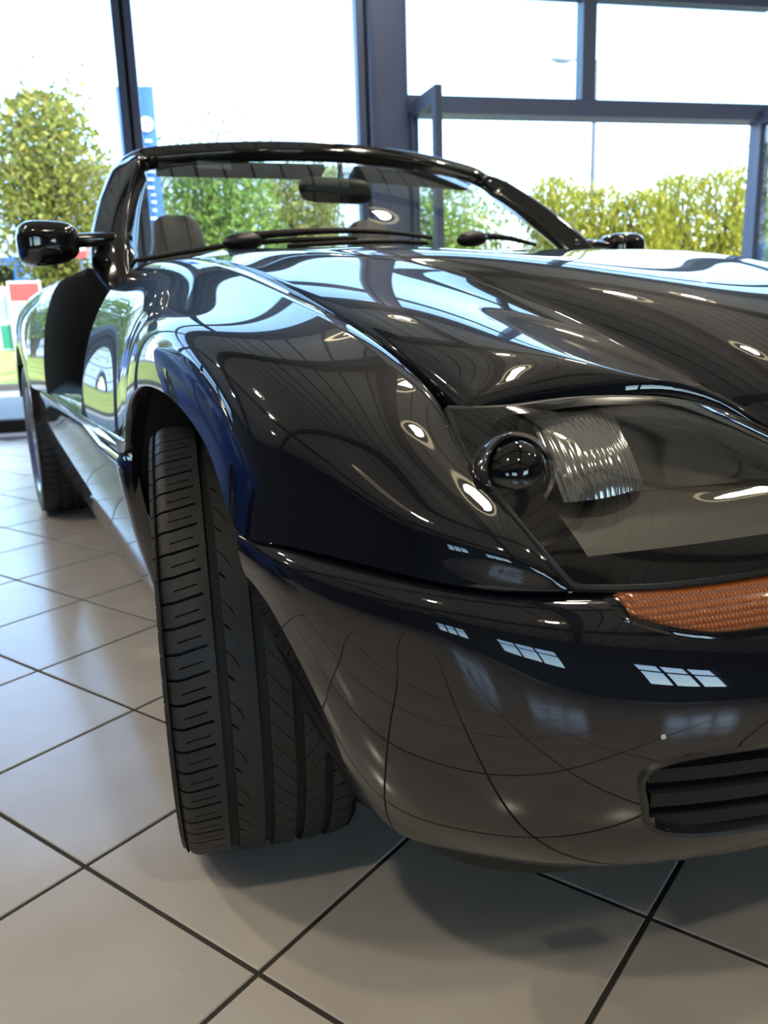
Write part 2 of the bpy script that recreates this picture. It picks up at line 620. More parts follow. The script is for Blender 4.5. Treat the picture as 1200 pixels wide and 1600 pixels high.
# floor: grout bed with a tile for every tile
TS = 0.3334
TU = 0.8007 * _r0 - 0.5991 * _f0
TV = 0.5991 * _r0 + 0.8007 * _f0
T0 = np.array([CAM[0], CAM[1], 0]) - .694 * _r0 + 1.184 * _f0
floor = tag(fbox(MB(), S0, S1, -DEPTH, 0, -.10, -.0022).obj('floor', GROUT, smooth=False), kind='structure',
            label='beige square floor tiles laid diagonally with dark grout')


def tile_mesh():
    h, g, bv = TS / 2, .0034, .0013
    a, b = h - g, h - g - bv
    v = [(-a, -a, -.010), (a, -a, -.010), (a, a, -.010), (-a, a, -.010), (-a, -a, -bv), (a, -a, -bv), (a, a, -bv), (-a, a, -bv),
         (-b, -b, 0), (b, -b, 0), (b, b, 0), (-b, b, 0)]
    f = [(8, 9, 10, 11)]
    for i in range(4):
        j = (i + 1) % 4
        f += [(i, j, j + 4, i + 4), (i + 4, j + 4, j + 8, i + 8)]
    return v, f


tv, tf = tile_mesh()
tme = bpy.data.meshes.new('floor_tile')
tme.from_pydata(tv, [], tf)
tme.materials.append(TILE)
tang = math.atan2(TU[1], TU[0])
cand = []
for i in range(-48, 49):
    for j in range(-48, 49):
        c = T0 + TU * (i + .5) * TS + TV * (j + .5) * TS
        s, d = float(c @ FE), float(c @ FN) - FD
        if not (S0 + .2 < s < S1 - .2 and -DEPTH + .2 < d < -.30):
            continue
        w = c - CAM
        dep = w @ C_FW
        px = 600 + FPX * (w @ C_R) / dep if dep > .05 else -9999
        py = 800 - FPX * (w @ C_U) / dep if dep > .05 else -9999
        seen = -90 < px < 1290 and 500 < py < 1750
        cand.append((0 if seen else 1, float(np.linalg.norm(w)), c))
cand.sort(key=lambda q: (q[0], q[1]))
rest = MB()
for k, (unseen, dist, c) in enumerate(cand):
    if k < 290 and not unseen:
        o = bpy.data.objects.new('floor_tile', tme)
        o.location = c
        o.rotation_euler = (0, 0, tang)
        link(o, floor)
    else:
        cz, sz = math.cos(tang), math.sin(tang)
        rest.add([(c[0] + x * cz - y * sz, c[1] + x * sz + y * cz, z) for x, y, z in tv], tf)
tag(rest.obj('floor_tiles_beyond', TILE, floor, smooth=False, flip=False), kind='stuff')
thr = MB()
fbox(thr, S0, S1, -.30, -.09, -.02, .004)
thr.obj('threshold_strip', mat('pale_threshold', (.62, .62, .60), .25, var=.05), floor, smooth=False)

# ceiling of planks with dark shadow gaps
ceil = tag(fbox(MB(), S0, S1, -DEPTH, .6, CEIL_Z + .02, CEIL_Z + .14).obj('ceiling', CEIL_GAP, smooth=False), kind='structure',
           label='taupe plank ceiling with narrow dark gaps and round downlights')
pw = .30
npl = int((S1 - S0) / pw)
pm = MB()
pm.box((0, 0, 0), (pw - .028, DEPTH, .03))
pl0 = pm.obj('ceiling_plank', CEIL, ceil, smooth=False)
for k in range(npl):
    o = pl0 if k == 0 else link(pl0.copy(), ceil)
    o.location = FP(S0 + pw * (k + .5), -DEPTH / 2, CEIL_Z)
    o.rotation_euler = (0, 0, math.atan2(FE[1], FE[0]))
roof_beams = []
for d in (-2.6, -6.2, -9.8):
    b = fbox(MB(), S0, S1, d - .11, d + .11, CEIL_Z - .30, CEIL_Z - .012).obj('ceiling_beam', BULKHEAD, ceil, smooth=False)
for s in (-4.6, .78, 6.2):
    b = fbox(MB(), s - .08, s + .08, -DEPTH, 0, CEIL_Z - .22, CEIL_Z - .013).obj('ceiling_beam', BULKHEAD, ceil, smooth=False)

# walls
bk = MB()
fbox(bk, S0, S1, -DEPTH - .25, -DEPTH, 0, 1.1)
fbox(bk, S0, S1, -DEPTH - .25, -DEPTH, 2.5, CEIL_Z)
for a, b in ((S0, -6.6), (-4.6, -2.9), (-.5, 1.9), (3.9, S1)):
    fbox(bk, a, b, -DEPTH - .25, -DEPTH, 1.1, 2.5)
tag(bk.obj('wall_back', WALL_PAINT, smooth=False), kind='structure')
for wi, (a, b) in enumerate(((-6.6, -4.6), (-2.9, -.5), (1.9, 3.9))):
    w = tag(empty('window_%d' % (20 + wi), FP((a + b) / 2, -DEPTH - .12, 1.1)), kind='structure')
    inv = np.array(w.location)
    fr = MB()
    for q in np.linspace(a, b, 4):
        fbox(fr, q - .04, q + .04, -DEPTH - .16, -DEPTH - .08, 1.1, 2.5)
    for z in (1.14, 2.0, 2.46):
        fbox(fr, a, b, -DEPTH - .15, -DEPTH - .09, z - .04, z + .04)
    fr.v = [np.array(v) - inv for v in fr.v]
    fr.obj('window_frame', STEEL_BLUE, w, smooth=False)
    pn = fbox(MB(), a, b, -DEPTH - .125, -DEPTH - .12, 1.1, 2.5)
    pn.v = [np.array(v) - inv for v in pn.v]
    pn.obj('pane', GLASS, w, smooth=False)
tag(fbox(MB(), S1, S1 + .25, -DEPTH - .25, .1, 0, CEIL_Z).obj('wall_right', WALL_PAINT, smooth=False), kind='structure')
tag(fbox(MB(), S0 - .25, S0, -DEPTH - .25, .1, 0, CEIL_Z).obj('wall_left', WALL_PAINT, smooth=False), kind='structure')
tag(fbox(MB(), S0 - .25, S1 + .25, -.16, .14, GLASS_TOP, CEIL_Z + .02).obj('wall_front', BULKHEAD, smooth=False), kind='structure',
    label='dark panelled bulkhead above the glass front')
tag(fbox(MB(), S0 - .6, S1 + .6, -DEPTH - .6, .9, CEIL_Z + .14, CEIL_Z + .45).obj('roof_slab', BULKHEAD, smooth=False), kind='structure')

# glass front: bays between mullions
bays = [(-10.2, -8.37), (-8.37, -6.54), (-6.54, -4.71), (-4.71, -2.88), (-2.88, -1.05), (-1.05, .62), (3.98, 5.8), (5.8, 7.6)]


def local(mb, o):
    L = np.array(o.location)
    mb.v = [np.array(v) - L for v in mb.v]
    return mb


for wi, (a, b) in enumerate(bays):
    w = tag(empty('window_%d' % (wi + 1), FP((a + b) / 2, 0, 0)), kind='structure')
    local(fbox(MB(), a + .02, b - .02, -.006, .006, .09, 3.0), w).obj('pane', GLASS, w, smooth=False)
    local(fbox(MB(), a + .02, b - .02, -.006, .006, 3.09, GLASS_TOP), w).obj('pane', GLASS, w, smooth=False)
    m_ = MB()
    fbox(m_, b - .065, b - .012, -.07, .06, 0, GLASS_TOP)
    local(m_, w).obj('mullion', STEEL_BLUE, w, smooth=False)
    m_ = MB()
    fbox(m_, b + .012, b + .065, -.05, .06, 0, GLASS_TOP)
    local(m_, w).obj('mullion', STEEL_BLUE, w, smooth=False)
    local(fbox(MB(), b - .012, b + .012, -.035, .05, 0, GLASS_TOP), w).obj('gasket', BLACK_MATTE, w, smooth=False)
    local(fbox(MB(), a + .06, b - .06, -.05, .05, 3.0, 3.09), w).obj('transom', STEEL_BLUE, w, smooth=False)
    local(fbox(MB(), a + .06, b - .06, -.06, .06, 0, .09), w).obj('sill_rail', BLACK_MATTE, w, smooth=False)
# upper light over the doorway
w = tag(empty('window_9', FP(2.4, 0, 2.3)), kind='structure')
for a, b in ((.93, 2.32), (2.42, 3.92)):
    local(fbox(MB(), a, b, -.006, .006, 2.30, 3.02), w).obj('pane', GLASS, w, smooth=False)
    local(fbox(MB(), a, b, -.006, .006, 3.10, GLASS_TOP), w).obj('pane', GLASS, w, smooth=False)
local(fbox(MB(), 2.315, 2.425, -.06, .06, 2.30, GLASS_TOP), w).obj('mullion', STEEL_BLUE, w, smooth=False)
local(fbox(MB(), .90, 3.96, -.06, .06, 3.02, 3.10), w).obj('transom', STEEL_BLUE, w, smooth=False)
local(fbox(MB(), .90, 3.96, -.10, .10, 2.185, 2.305), w).obj('door_header', STEEL_BLUE, w, smooth=False)
local(fbox(MB(), 3.90, 3.99, -.08, .08, 0, 2.19), w).obj('door_jamb', STEEL_BLUE, w, smooth=False)
# column: round-cornered steel post
cm = MB()
cx = FP(.775, -.02, 0)
ring = []
for t in np.linspace(0, 2 * math.pi, 40, endpoint=False):
    c_, s_ = math.cos(t), math.sin(t)
    k = 1 / (abs(c_) ** 5 + abs(s_) ** 5) ** .2
    ring.append(FE * c_ * k * .148 + FN * s_ * k * .13)
cm.grid([[cx + r + np.array([0, 0, z]) for r in ring] for z in (0, CEIL_Z)], close_v=True)
tag(cm.obj('trim_1', STEEL_BLUE), kind='structure', label='thick blue grey steel column beside the open glass doors')


def door_leaf(name, hinge_s, ang, length, label):
    """Open glazed leaf hinged on the front, swung inwards by ang from the facade line."""
    d = tag(empty(name, FP(hinge_s, -.06, 0)), label, kind='structure')
    ax = FE * math.cos(ang) - FN * math.sin(ang)
    bx = np.cross((0, 0, 1), ax)
    A = (ax, bx, (0, 0, 1))

    def bar(l0, l1, z0, z1, w=.05):
        return MB().box(ax * (l0 + l1) / 2 + np.array([0, 0, (z0 + z1) / 2]), (l1 - l0, w, z1 - z0), axes=A)
    bar(0, .07, .02, 2.25).obj('stile', STEEL_BLUE, d, smooth=False)
    bar(length - .07, length, .02, 2.25).obj('stile', STEEL_BLUE, d, smooth=False)
    bar(.07, length - .07, 2.15, 2.25).obj('top_rail', STEEL_BLUE, d, smooth=False)
    bar(.07, length - .07, .02, .14).obj('bottom_rail', STEEL_BLUE, d, smooth=False)
    bar(.07, length - .07, .14, 2.15, .008).obj('pane', GLASS, d, smooth=False)
    return d


door_leaf('door_1', .955, math.radians(85), .54, 'open glazed door leaf standing beside the steel column')
door_leaf('door_2', 3.885, math.radians(96), 1.0, 'open glazed door leaf at the right of the doorway')


# ------------------------------------------------------------------ the roadster
CAR = tag(empty('roadster', (0, 0, 0)), 'glossy dark blue open roadster filling the showroom foreground', 'car')


def both(o):
    """The mirrored twin of a part on the car's other side."""
    c = o.copy()
    c.data = o.data.copy() if o.data else None
    if c.data:
        c.data.transform(Matrix.Scale(-1, 4, (1, 0, 0)))
        c.data.flip_normals()
    link(c, o.parent)
    for ch in list(o.children):
        q = both_child(ch, c)
    return c


def both_child(ch, parent):
    q = ch.copy()
    q.data = ch.data.copy()
    q.data.transform(Matrix.Scale(-1, 4, (1, 0, 0)))
    q.data.flip_normals()
    link(q, parent)
    return q


# ---- front wings
def fair_rows(P, sigma):
    """Fair a surface along its length: gaussian over rows, ends kept by odd reflection."""
    k = int(3 * sigma)
    g = np.exp(-.5 * (np.arange(-k, k + 1) / sigma) ** 2)
    g /= g.sum()
    pad = np.concatenate([2 * P[:1] - P[k:0:-1], P, 2 * P[-1:] - P[-2:-k - 2:-1]], 0)
    return sum(g[i] * pad[i:i + len(P)] for i in range(2 * k + 1))


S = loft(fender_sections(30), 150)
_wc = np.clip((1 - np.linspace(0, 1, 30)) / .35, 0, 1)
_wr = np.clip((np.arange(150) - 14) / 26, 0, 1)
_w = (_wr[:, None] * _wc[None])[..., None]
S = fair_rows(S, 7) * _w + S * (1 - _w)
dT = S[:, 0] - S[:, 1]
dT /= np.linalg.norm(dT, axis=1)[:, None] + 1e-9
r1 = S[:, 0] + dT * .003 + np.array([0, 0, -.0025])
r2 = r1 + dT * .0015 + np.array([0, 0, -.006])
r3 = r2 + np.array([0.002, 0, -.035])
b1 = S[:, -1] + np.array([.004, .0, -.003])
b2 = b1 + np.array([.022, 0.0, .003])
P = np.concatenate([r3[:, None], r2[:, None], r1[:, None], S, b1[:, None], b2[:, None]], 1)
wing = MB().grid(P).obj('front_wing', PAINT, CAR, sharp=50)
both(wing)

# scuttle panel carrying on from the wing to the foot of the pillar
re_ = S[-1, :10]
sc_ = MB().grid(np.stack([re_, re_ + np.array([.006, .03, .001]), re_ * np.array([.93, 1, 1]) + np.array([0, .16, .004])], 0))
both(sc_.obj('scuttle', PAINT, CAR))

# ---- bonnet
pod = loft(hood_pod(46), 90)
# fair the bonnet side: one smooth polynomial sheet, easing back to the drawn leading edge
_x, _y = (pod[..., 0].ravel() + .45) / .2, (pod[..., 1].ravel() - .1) / .5
_A = np.stack([_x ** i * _y ** j for i in range(6) for j in range(6 - i)], 1)
_c = np.linalg.lstsq(_A, pod[..., 2].ravel(), rcond=None)[0]
_res = pod[..., 2] - (_A @ _c).reshape(pod.shape[:2])
_k = np.clip(1 - np.linspace(0, 1, 90) / .30, 0, 1)[:, None] ** 3
pod[..., 2] -= _res * (1 - _k)
mid = hood_mid(pod[:, -1])
hood = MB()


def hood_half(sgn):
    q = (lambda A: A) if sgn < 0 else mirx
    hood.grid(q(pod), rev=sgn > 0)
    hood.grid(q(mid), rev=sgn > 0)
    # rolled edges at the gap and the leading edge
    g0 = pod[:, 0]
    dg = pod[:, 0] - pod[:, 1]
    dg /= np.linalg.norm(dg, axis=1)[:, None]
    w_ = np.interp(g0[:, 1], [-.4, -.1, .4], [1.0, .75, .45])[:, None]
    g1 = g0 + dg * .004 * w_ + np.array([0, 0, -.0022]) * w_
    g2 = g1 + dg * .0045 * w_ + np.array([0, 0, -.0065]) * w_
    g3 = g2 + dg * .003 * w_ + np.array([0, 0, -.011]) * w_
    g4 = g3 + np.array([0, 0, -.03])
    hood.grid(q(np.stack([g4, g3, g2, g1, g0], 1)), rev=sgn > 0)
    e0 = pod[0]
    de = pod[0] - pod[1]
    de /= np.linalg.norm(de, axis=1)[:, None]
    e1 = e0 + de * .004 + np.array([0, 0, -.0026])
    e2 = e1 + de * .004 + np.array([0, 0, -.0070])
    e3 = e2 + de * .001 + np.array([0, .001, -.010])
    e4 = e3 + np.array([0, .006, -.028])
    hood.grid(q(np.stack([e4, e3, e2, e1, e0], 0)), rev=sgn > 0)
    c0 = np.concatenate([pod[-1], mid[-1]], 0)
    hood.grid(q(np.stack([c0, c0 + np.array([0, .006, -.006]), c0 + np.array([0, .006, -.04])], 0)), rev=sgn > 0)


hood_half(-1)
hood_half(1)
hood_o = hood.obj('bonnet', PAINT, CAR, sharp=40, weld=.0003, flip=False)

# dark drain channel beneath the bonnet gap and the cowl
ch = MB()
gp = np.array([(-.645, -.36, .60), (-.65, -.2, .655), (-.64, 0, .70), (-.625, .2, .74), (-.615, .43, .78), (-.62, .8, .80)])
gc = curve(gp, 30)
ch.grid(np.stack([gc + np.array([-.03, 0, .0]), gc + np.array([.05, 0, 0])], 1))
both(ch.obj('gap_channel', BLACK_MATTE, CAR))

# ---- bumper
NA, NB_ = 190, 84
ga = np.linspace(0, 14, NA * 2 + 1)
gb = np.linspace(0, 7, NB_)
BP = bumper_eval(ga, gb)
IN_A0, IN_A1, IN_B0, IN_B1 = 4.06, 5.62, 3.05, 4.02


def rrect(a, b):
    """Signed measure: < 1 inside the intake opening (right half stations)."""
    ca, cb = (IN_A0 + IN_A1) / 2, (IN_B0 + IN_B1) / 2
    return (abs((a - ca) / ((IN_A1 - IN_A0) / 2)) ** 5 + abs((b - cb) / ((IN_B1 - IN_B0) / 2)) ** 3.2)


vs = BP.reshape(-1, 3)
fs = []
nb = NB_
for i in range(len(ga) - 1):
    for j in range(NB_ - 1):
        a, b = (ga[i] + ga[i + 1]) / 2, (gb[j] + gb[j + 1]) / 2
        aa = a if a <= 7 else 14 - a
        if rrect(aa, b) < 1:
            continue
        fs.append((i * nb + j, i * nb + j + 1, (i + 1) * nb + j + 1, (i + 1) * nb + j))
bump = MB().add(vs, fs)
# returns at the two arch edges and a black underside lip
for col, sg in ((0, 1), (len(ga) - 1, -1)):
    e = BP[col]
    bump.grid(np.stack([e, e + np.array([.006 * sg, .004, 0]), e + np.array([.06 * sg, .012, 0])], 1), rev=sg < 0)
bump.obj('front_bumper', PAINT, CAR, sharp=45, weld=.0002, flip=True)


def bump_normal(P):
    du = np.gradient(P, axis=0)
    dv = np.gradient(P, axis=1)
    n = np.cross(du, dv)
    n /= np.linalg.norm(n, axis=-1)[..., None] + 1e-12
    c = n[..., 1].mean()
    return n if c < 0 else -n


# intakes: bezel ring, deep dark box and slats
def intake(sgn):
    q = (lambda A: np.asarray(A)) if sgn < 0 else mirx
    root = empty('air_intake', parent=CAR)
    th = np.linspace(0, 2 * math.pi, 120, endpoint=False)
    ca, cb, ra, rb = (IN_A0 + IN_A1) / 2, (IN_B0 + IN_B1) / 2, (IN_A1 - IN_A0) / 2, (IN_B1 - IN_B0) / 2

    def outline(scale, push):
        pts = []
        for t in th:
            c, s = math.cos(t), math.sin(t)
            k = 1 / (abs(c) ** 5 + abs(s) ** 3.2) ** (1 / 4.0)
            a, b = ca + ra * c * k * (1 + (scale - 1) * .45), cb + rb * s * k * scale
            p = bumper_eval(np.array([a, a + .01]), np.array([b, b + .01]))
            n = np.cross(p[1, 0] - p[0, 0], p[0, 1] - p[0, 0])
            n /= np.linalg.norm(n)
            if n[1] > 0:
                n = -n
            pts.append(p[0, 0] + n * push)
        return np.array(pts)
    o1, o2, o3, o4 = outline(1.09, .0), outline(1.05, .003), outline(.985, .001), outline(.93, -.02)
    o5 = o4 + np.array([0, .10, 0])
    MB().grid(q(np.stack([o1, o2, o3, o4], 0)), close_v=True).obj('bezel', BLACK_SATIN, root)
    duct = MB().grid(q(np.stack([o4, o5], 0)), close_v=True)
    cpt = o5.mean(0)
    duct.grid(q(np.stack([o5, o5 * 0 + cpt], 0)), close_v=True)
    duct.obj('duct', BLACK_MATTE, root)
    for b in np.linspace(IN_B0 + .24, IN_B1 - .18, 3):
        aa = np.linspace(IN_A0 + .06, IN_A1 - .06, 22)
        p = bumper_eval(aa, np.array([b]))[:, 0]
        p1 = p + np.array([0, .010, .004])
        p2 = p + np.array([0, .010, -.008])
        p3 = p + np.array([0, .05, -.010])
        p4 = p + np.array([0, .05, .016])
        MB().grid(q(np.stack([p1, p2, p3, p4], 1)), close_v=True).obj('slat', BLACK_MATTE, root)
    return root


intake(-1)
intake(1)

# front lip under the bumper
lp = [(-.665, -.345, .182), (-.645, -.385, .180), (-.60, -.440, .181), (-.53, -.482, .188), (-.36, -.51, .202), (0, -.535, .207)]
lc = curve(lp + [tuple(mirx(p)) for p in lp[-2::-1]], 80)
lip = MB()
inn = np.array([0, .05, 0])
lip.grid(np.stack([lc + np.array([0, .01, .03]), lc + np.array([0, -.004, -.0]), lc + np.array([0, .0, -.028]), lc + np.array([0, .02, -.03]), lc + np.array([0, .03, .03])], 1), close_v=True)
lip.obj('spoiler_lip', BLACK_SATIN, CAR)

# a small stone chip in the bumper paint
pc = bumper_eval(np.array([4.20, 4.21]), np.array([2.78, 2.79]))
ndc = np.cross(pc[1, 0] - pc[0, 0], pc[0, 1] - pc[0, 0])
ndc /= np.linalg.norm(ndc) * (1 if ndc[1] < 0 else -1)
chip = MB().lathe([(.0001, .0009), (.0014, .0008), (.0022, .0002), (.0024, -.0004)], 9, pc[0, 0], ndc)
chip.obj('paint_chip', mat('bare_filler', (.62, .62, .60), .7, var=.1), CAR)

# ---- direction indicators in the bumper top
def amber_mat():
    m, nt, ns, ls, b = nodes_of('amber_lens')
    tc = ns.new('ShaderNodeTexCoord')
    w1 = ns.new('ShaderNodeTexWave')
    w1.bands_direction = 'X'
    w1.inputs['Scale'].default_value = 85
    w2 = ns.new('ShaderNodeTexWave')
    w2.bands_direction = 'Z'
    w2.inputs['Scale'].default_value = 70
    ad = ns.new('ShaderNodeMath')
    ad.operation = 'MULTIPLY'
    for w_, k in ((w1, 0), (w2, 1)):
        ls.new(tc.outputs['Object'], w_.inputs['Vector'])
        ls.new(w_.outputs['Fac'], ad.inputs[k])
    rp = ns.new('ShaderNodeValToRGB')
    rp.color_ramp.elements[0].color = (.16, .034, .002, 1)
    rp.color_ramp.elements[1].color = (.50, .125, .006, 1)
    ls.new(ad.outputs[0], rp.inputs[0])
    ls.new(rp.outputs[0], b.inputs['Base Color'])
    bp = ns.new('ShaderNodeBump')
    bp.inputs['Strength'].default_value = .6
    bp.inputs['Distance'].default_value = .002
    ls.new(ad.outputs[0], bp.inputs['Height'])
    ls.new(bp.outputs['Normal'], b.inputs['Normal'])
    b.inputs['Roughness'].default_value = .28
    b.inputs['Coat Weight'].default_value = .35
    b.inputs['Coat Roughness'].default_value = .05
    return m


AMBER = amber_mat()
IND = [(4.15, .70), (6.35, .52), (6.20, 1.62), (4.22, 1.56)]   # station/rail of its corners: outer top, inner top, inner bottom, outer bottom


def ind_patch(grow, push, n=46, m=14):
    c = np.array(IND, float)
    cen = c.mean(0)
    c = cen + (c - cen) * np.array([1 + grow * .5, 1 + grow * 1.9])
    P = np.zeros((n, m, 3))
    for i, u in enumerate(np.linspace(0, 1, n)):
        ab0 = c[0] * (1 - u) + c[1] * u
        ab1 = c[3] * (1 - u) + c[2] * u
        v = np.linspace(0, 1, m)
        # the outer end is rounded off at the bottom
        kk = 1 - .42 * max(0, 1 - u / .22) ** 2
        ab = ab0[None] * (1 - v[:, None] * kk) + ab1[None] * v[:, None] * kk
        for j in range(m):
            P[i, j] = bumper_eval(np.array([ab[j, 0]]), np.array([ab[j, 1]]))[0, 0]
    N = bump_normal(P)
    edge = np.minimum.outer(np.minimum(np.arange(n), np.arange(n)[::-1]), np.full(m, 99))
    ej = np.minimum(np.arange(m), np.arange(m)[::-1])[None]
    lift = np.where(np.minimum(edge, ej) == 0, 0.0, 1.0)
    return P + N * (push * lift)[..., None] - N * (.002 * (1 - lift))[..., None]


for sgn in (-1, 1):
    q = (lambda A: A) if sgn < 0 else mirx
    ro = empty('direction_indicator', parent=CAR)
    MB().grid(q(ind_patch(.12, .0012))).obj('bezel', BLACK_GLOSS, ro)
    MB().grid(q(ind_patch(0, .004))).obj('amber_lens', AMBER, ro)
    pb = bumper_eval(np.array([4.62]), np.array([1.15]))[0, 0]
    # moulded locating ribs on the lens
    for a in (5.02, 5.38):
        p = bumper_eval(np.array([a, a + .012, a + .02]), np.array([.66, .86, 1.0]))
        pts = [p[0, 0] + np.array([0, -.004, .003]), p[1, 1] + np.array([0, -.005, .003]), p[2, 2] + np.array([0, -.005, .003])]
        MB().tube(q(np.array(pts)), .0011, 6).obj('moulding_mark', BLACK_SATIN, ro)

# ---- headlamps
LAMP_IN = mat('lamp_housing', (.034, .033, .030), 0.45, var=.12, vscale=12)
CHROME = mat('lamp_chrome', (.75, .75, .76), 0.06, metal=1.0, var=.03)
FLUTE = mat('fluted_lamp_glass', (.42, .42, .42), 0.10, metal=.75, coat=.8, var=.12, vscale=60)
LENS = thin_glass('projector_glass', (.55, .57, .60), 1.6, boost=1.6)
LG = loft(lamp_sections(44), 90)          # (90 outer->inner, 44 bottom->top)
U = np.linspace(0, 1, 90)
V = np.linspace(0, 1, 44)


def lamp(sgn):
    q = (lambda A: np.asarray(A)) if sgn < 0 else mirx
    root = empty('headlamp', parent=CAR)
    bi, gi = MB(), MB()
    o0 = LG.reshape(-1, 3)
    bf, gf = [], []
    for i in range(89):
        for j in range(43):
            u, v = (U[i] + U[i + 1]) / 2, (V[j] + V[j + 1]) / 2
            f = (i * 44 + j, i * 44 + j + 1, (i + 1) * 44 + j + 1, (i + 1) * 44 + j)
            # the printed black border, rounded at its outer top corner
            inside = (.068 < u < .95) and (.13 < v < .935)
            if inside and u < .13 and v > .79:
                inside = ((.13 - u) / .062) ** 2 + ((v - .79) / .145) ** 2 < 1
            (gf if inside else bf).append(f)
    bi.add(q(o0), bf).obj('cover_border', BLACK_GLOSS, root)
    gi.add(q(o0), gf).obj('cover_glass', LAMP_GLASS, root)
    # rubber seal round the cover
    edge = np.concatenate([LG[0, ::-1], LG[1:, 0], LG[-1, 1:], LG[-2::-1, -1]], 0)
    MB().tube(q(edge[::2] + np.array([0, .003, -.003])), .0045, 8).obj('seal', BLACK_SATIN, root)
    # housing: tapered bucket behind the glass
    cen = LG.reshape(-1, 3).mean(0)
    back = np.array([0, .11, .0])
    idx = [LG[0, ::-1], LG[1:, 0], LG[-1, 1:], LG[-2::-1, -1]]
    rim = np.concatenate(idx, 0)
    inner = cen + (rim - cen) * np.array([.86, .80, .80]) + np.array([0, .09, -.012])
    hb = MB().grid(q(np.stack([cen + (rim - cen) * .99 + np.array([0, .004, -.002]), cen + (rim - cen) * np.array([.93, .9, .9]) + np.array([0, .04, -.004]), inner], 0)), close_v=True)
    bk_ = LG[::6, ::6].copy()
    bk_ = cen + (LG[::5, ::5] - cen) * np.array([.86, .80, .80]) + np.array([0, .09, -.012])
    hb.grid(q(bk_))
    hb.obj('housing', LAMP_IN, root)
    # fluted main lens
    c0 = np.array([-.516, -.437, .588])
    Pf = []
    for x in np.linspace(-1, 1, 97):
        row = []
        for z in np.linspace(-1, 1, 20):
            bulge = .030 * (1 - x * x * .7) * (1 - z * z * .35)
            fl = .0016 * abs(math.sin((x + 1) * 24)) if abs(x) < .93 else 0
            row.append(c0 + np.array([x * .049, -bulge - fl + z * .026, z * .035 + .003 * x]))
        Pf.append(row)
    MB().grid(q(np.array(Pf))).obj('fluted_lens', FLUTE, root)
    top = np.array(Pf)
    fr_ = np.concatenate([top[:, 0], top[-1, 1:], top[-2::-1, -1], top[0, -2:0:-1]], 0)
    MB().grid(q(np.stack([fr_, fr_ + np.array([0, .05, 0])], 0)), close_v=True).obj('lens_shroud', LAMP_IN, root)
    # round projector
    cp = np.array([-.618, -.470, .585])
    ax = np.array([-.10, -.93, .30])
    sh = MB().lathe([(.0365, -.04), (.0365, .0), (.034, .006), (.031, .004), (.030, -.002)], 48, cp, ax)
    sh.v = [tuple(v) for v in q(np.array(sh.v))]
    sh.obj('projector_ring', mat('projector_ring_grey', (.22, .22, .23), .12, metal=.9, var=.05), root)
    dm = MB().lathe([(.0001, .020), (.010, .019), (.018, .0155), (.025, .009), (.031, -.001)], 40, cp, ax)
    dm.v = [tuple(v) for v in q(np.array(dm.v))]
    dm.obj('projector_lens', LENS, root)
    bw = MB().lathe([(.031, -.003), (.024, -.02), (.012, -.032), (.0001, -.035)], 40, cp, ax)
    bw.v = [tuple(v) for v in q(np.array(bw.v))]
    bw.obj('projector_bowl', mat('projector_bowl_dark', (.06, .065, .075), .15, metal=.8, var=.2), root)
    # ledge below the lenses
    led = MB()
    p0 = np.array([(-.605, -.505, .532), (-.53, -.525, .530), (-.43, -.548, .530), (-.30, -.572, .528)])
    p1 = p0 + np.array([.0, .075, .018])
    p2 = p0 + np.array([.0, -.03, -.018])
    for k in np.linspace(0, 1, 7):
        pass
    rows = []
    for k in range(25):
        t = k / 24
        rows.append(curve(p2 * (1 - t) + p1 * t + np.array([0, 0, .0012 * (k % 2)]), 30))
    led.grid(q(np.array(rows)))
    led.obj('ribbed_ledge', LAMP_IN, root)
    return root


lamp(-1)
lamp(1)

# ---- nose between the lamps: two upright grilles in a painted panel
ns_ = MB()
rows = []
for x in np.linspace(-.235, .235, 25):
    k = 1 - (x / .235) ** 2
    top = np.array([x, -.500 - .075 * k, .560 - .03 * k])
    bot = np.array([x, -.628 - .012 * k, .500])
    rows.append(bez(bot, bot + np.array([0, -.008, .03]), top + np.array([0, -.03, -.012]), top, 14))
ns_.grid(np.array(rows))
ns_.obj('nose_panel', PAINT, CAR)
for sx in (-1, 1):
    g = empty('kidney_grille', parent=CAR)
    rg = MB()
    o_ = [np.array([sx * .055 + .045 * math.copysign(abs(math.cos(t)) ** .6, math.cos(t)), -.668 - .012 * math.sin(t), .455 + .05 * math.copysign(abs(math.sin(t)) ** .7, math.sin(t))]) for t in np.linspace(0, 2 * math.pi, 40, endpoint=False)]
    rg.tube(o_ + [o_[0]], .006, 8, cap=False)
    rg.obj('grille_ring', BLACK_SATIN, g)
    for k in range(6):
        MB().box((sx * .055 - .035 + .014 * k, -.664, .455), (.004, .012, .09)).obj('grille_bar', BLACK_SATIN, g, smooth=False)

# ---- windscreen
WB = np.array([(-.690, .975, .842), (-.60, .938, .852), (-.45, .893, .868), (-.23, .858, .880), (0, .847, .884)])
WT = np.array([(-.548, 1.335, 1.136), (-.49, 1.312, 1.146), (-.38, 1.275, 1.156), (-.2, 1.232, 1.163), (0, 1.215, 1.166)])
wbf = curve(np.concatenate([WB, mirx(WB[-2::-1])]), 61)
wtf = curve(np.concatenate([WT, mirx(WT[-2::-1])]), 61)
ws = empty('windscreen', parent=CAR)
G = []
for t in np.linspace(0, 1, 25):
    G.append(wbf * (1 - t) + wtf * t + np.array([0, -.035, .035]) * math.sin(t * math.pi) * .5)
G = np.array(G)
MB().grid(G).obj('screen_glass', SCREEN_GLASS, ws)


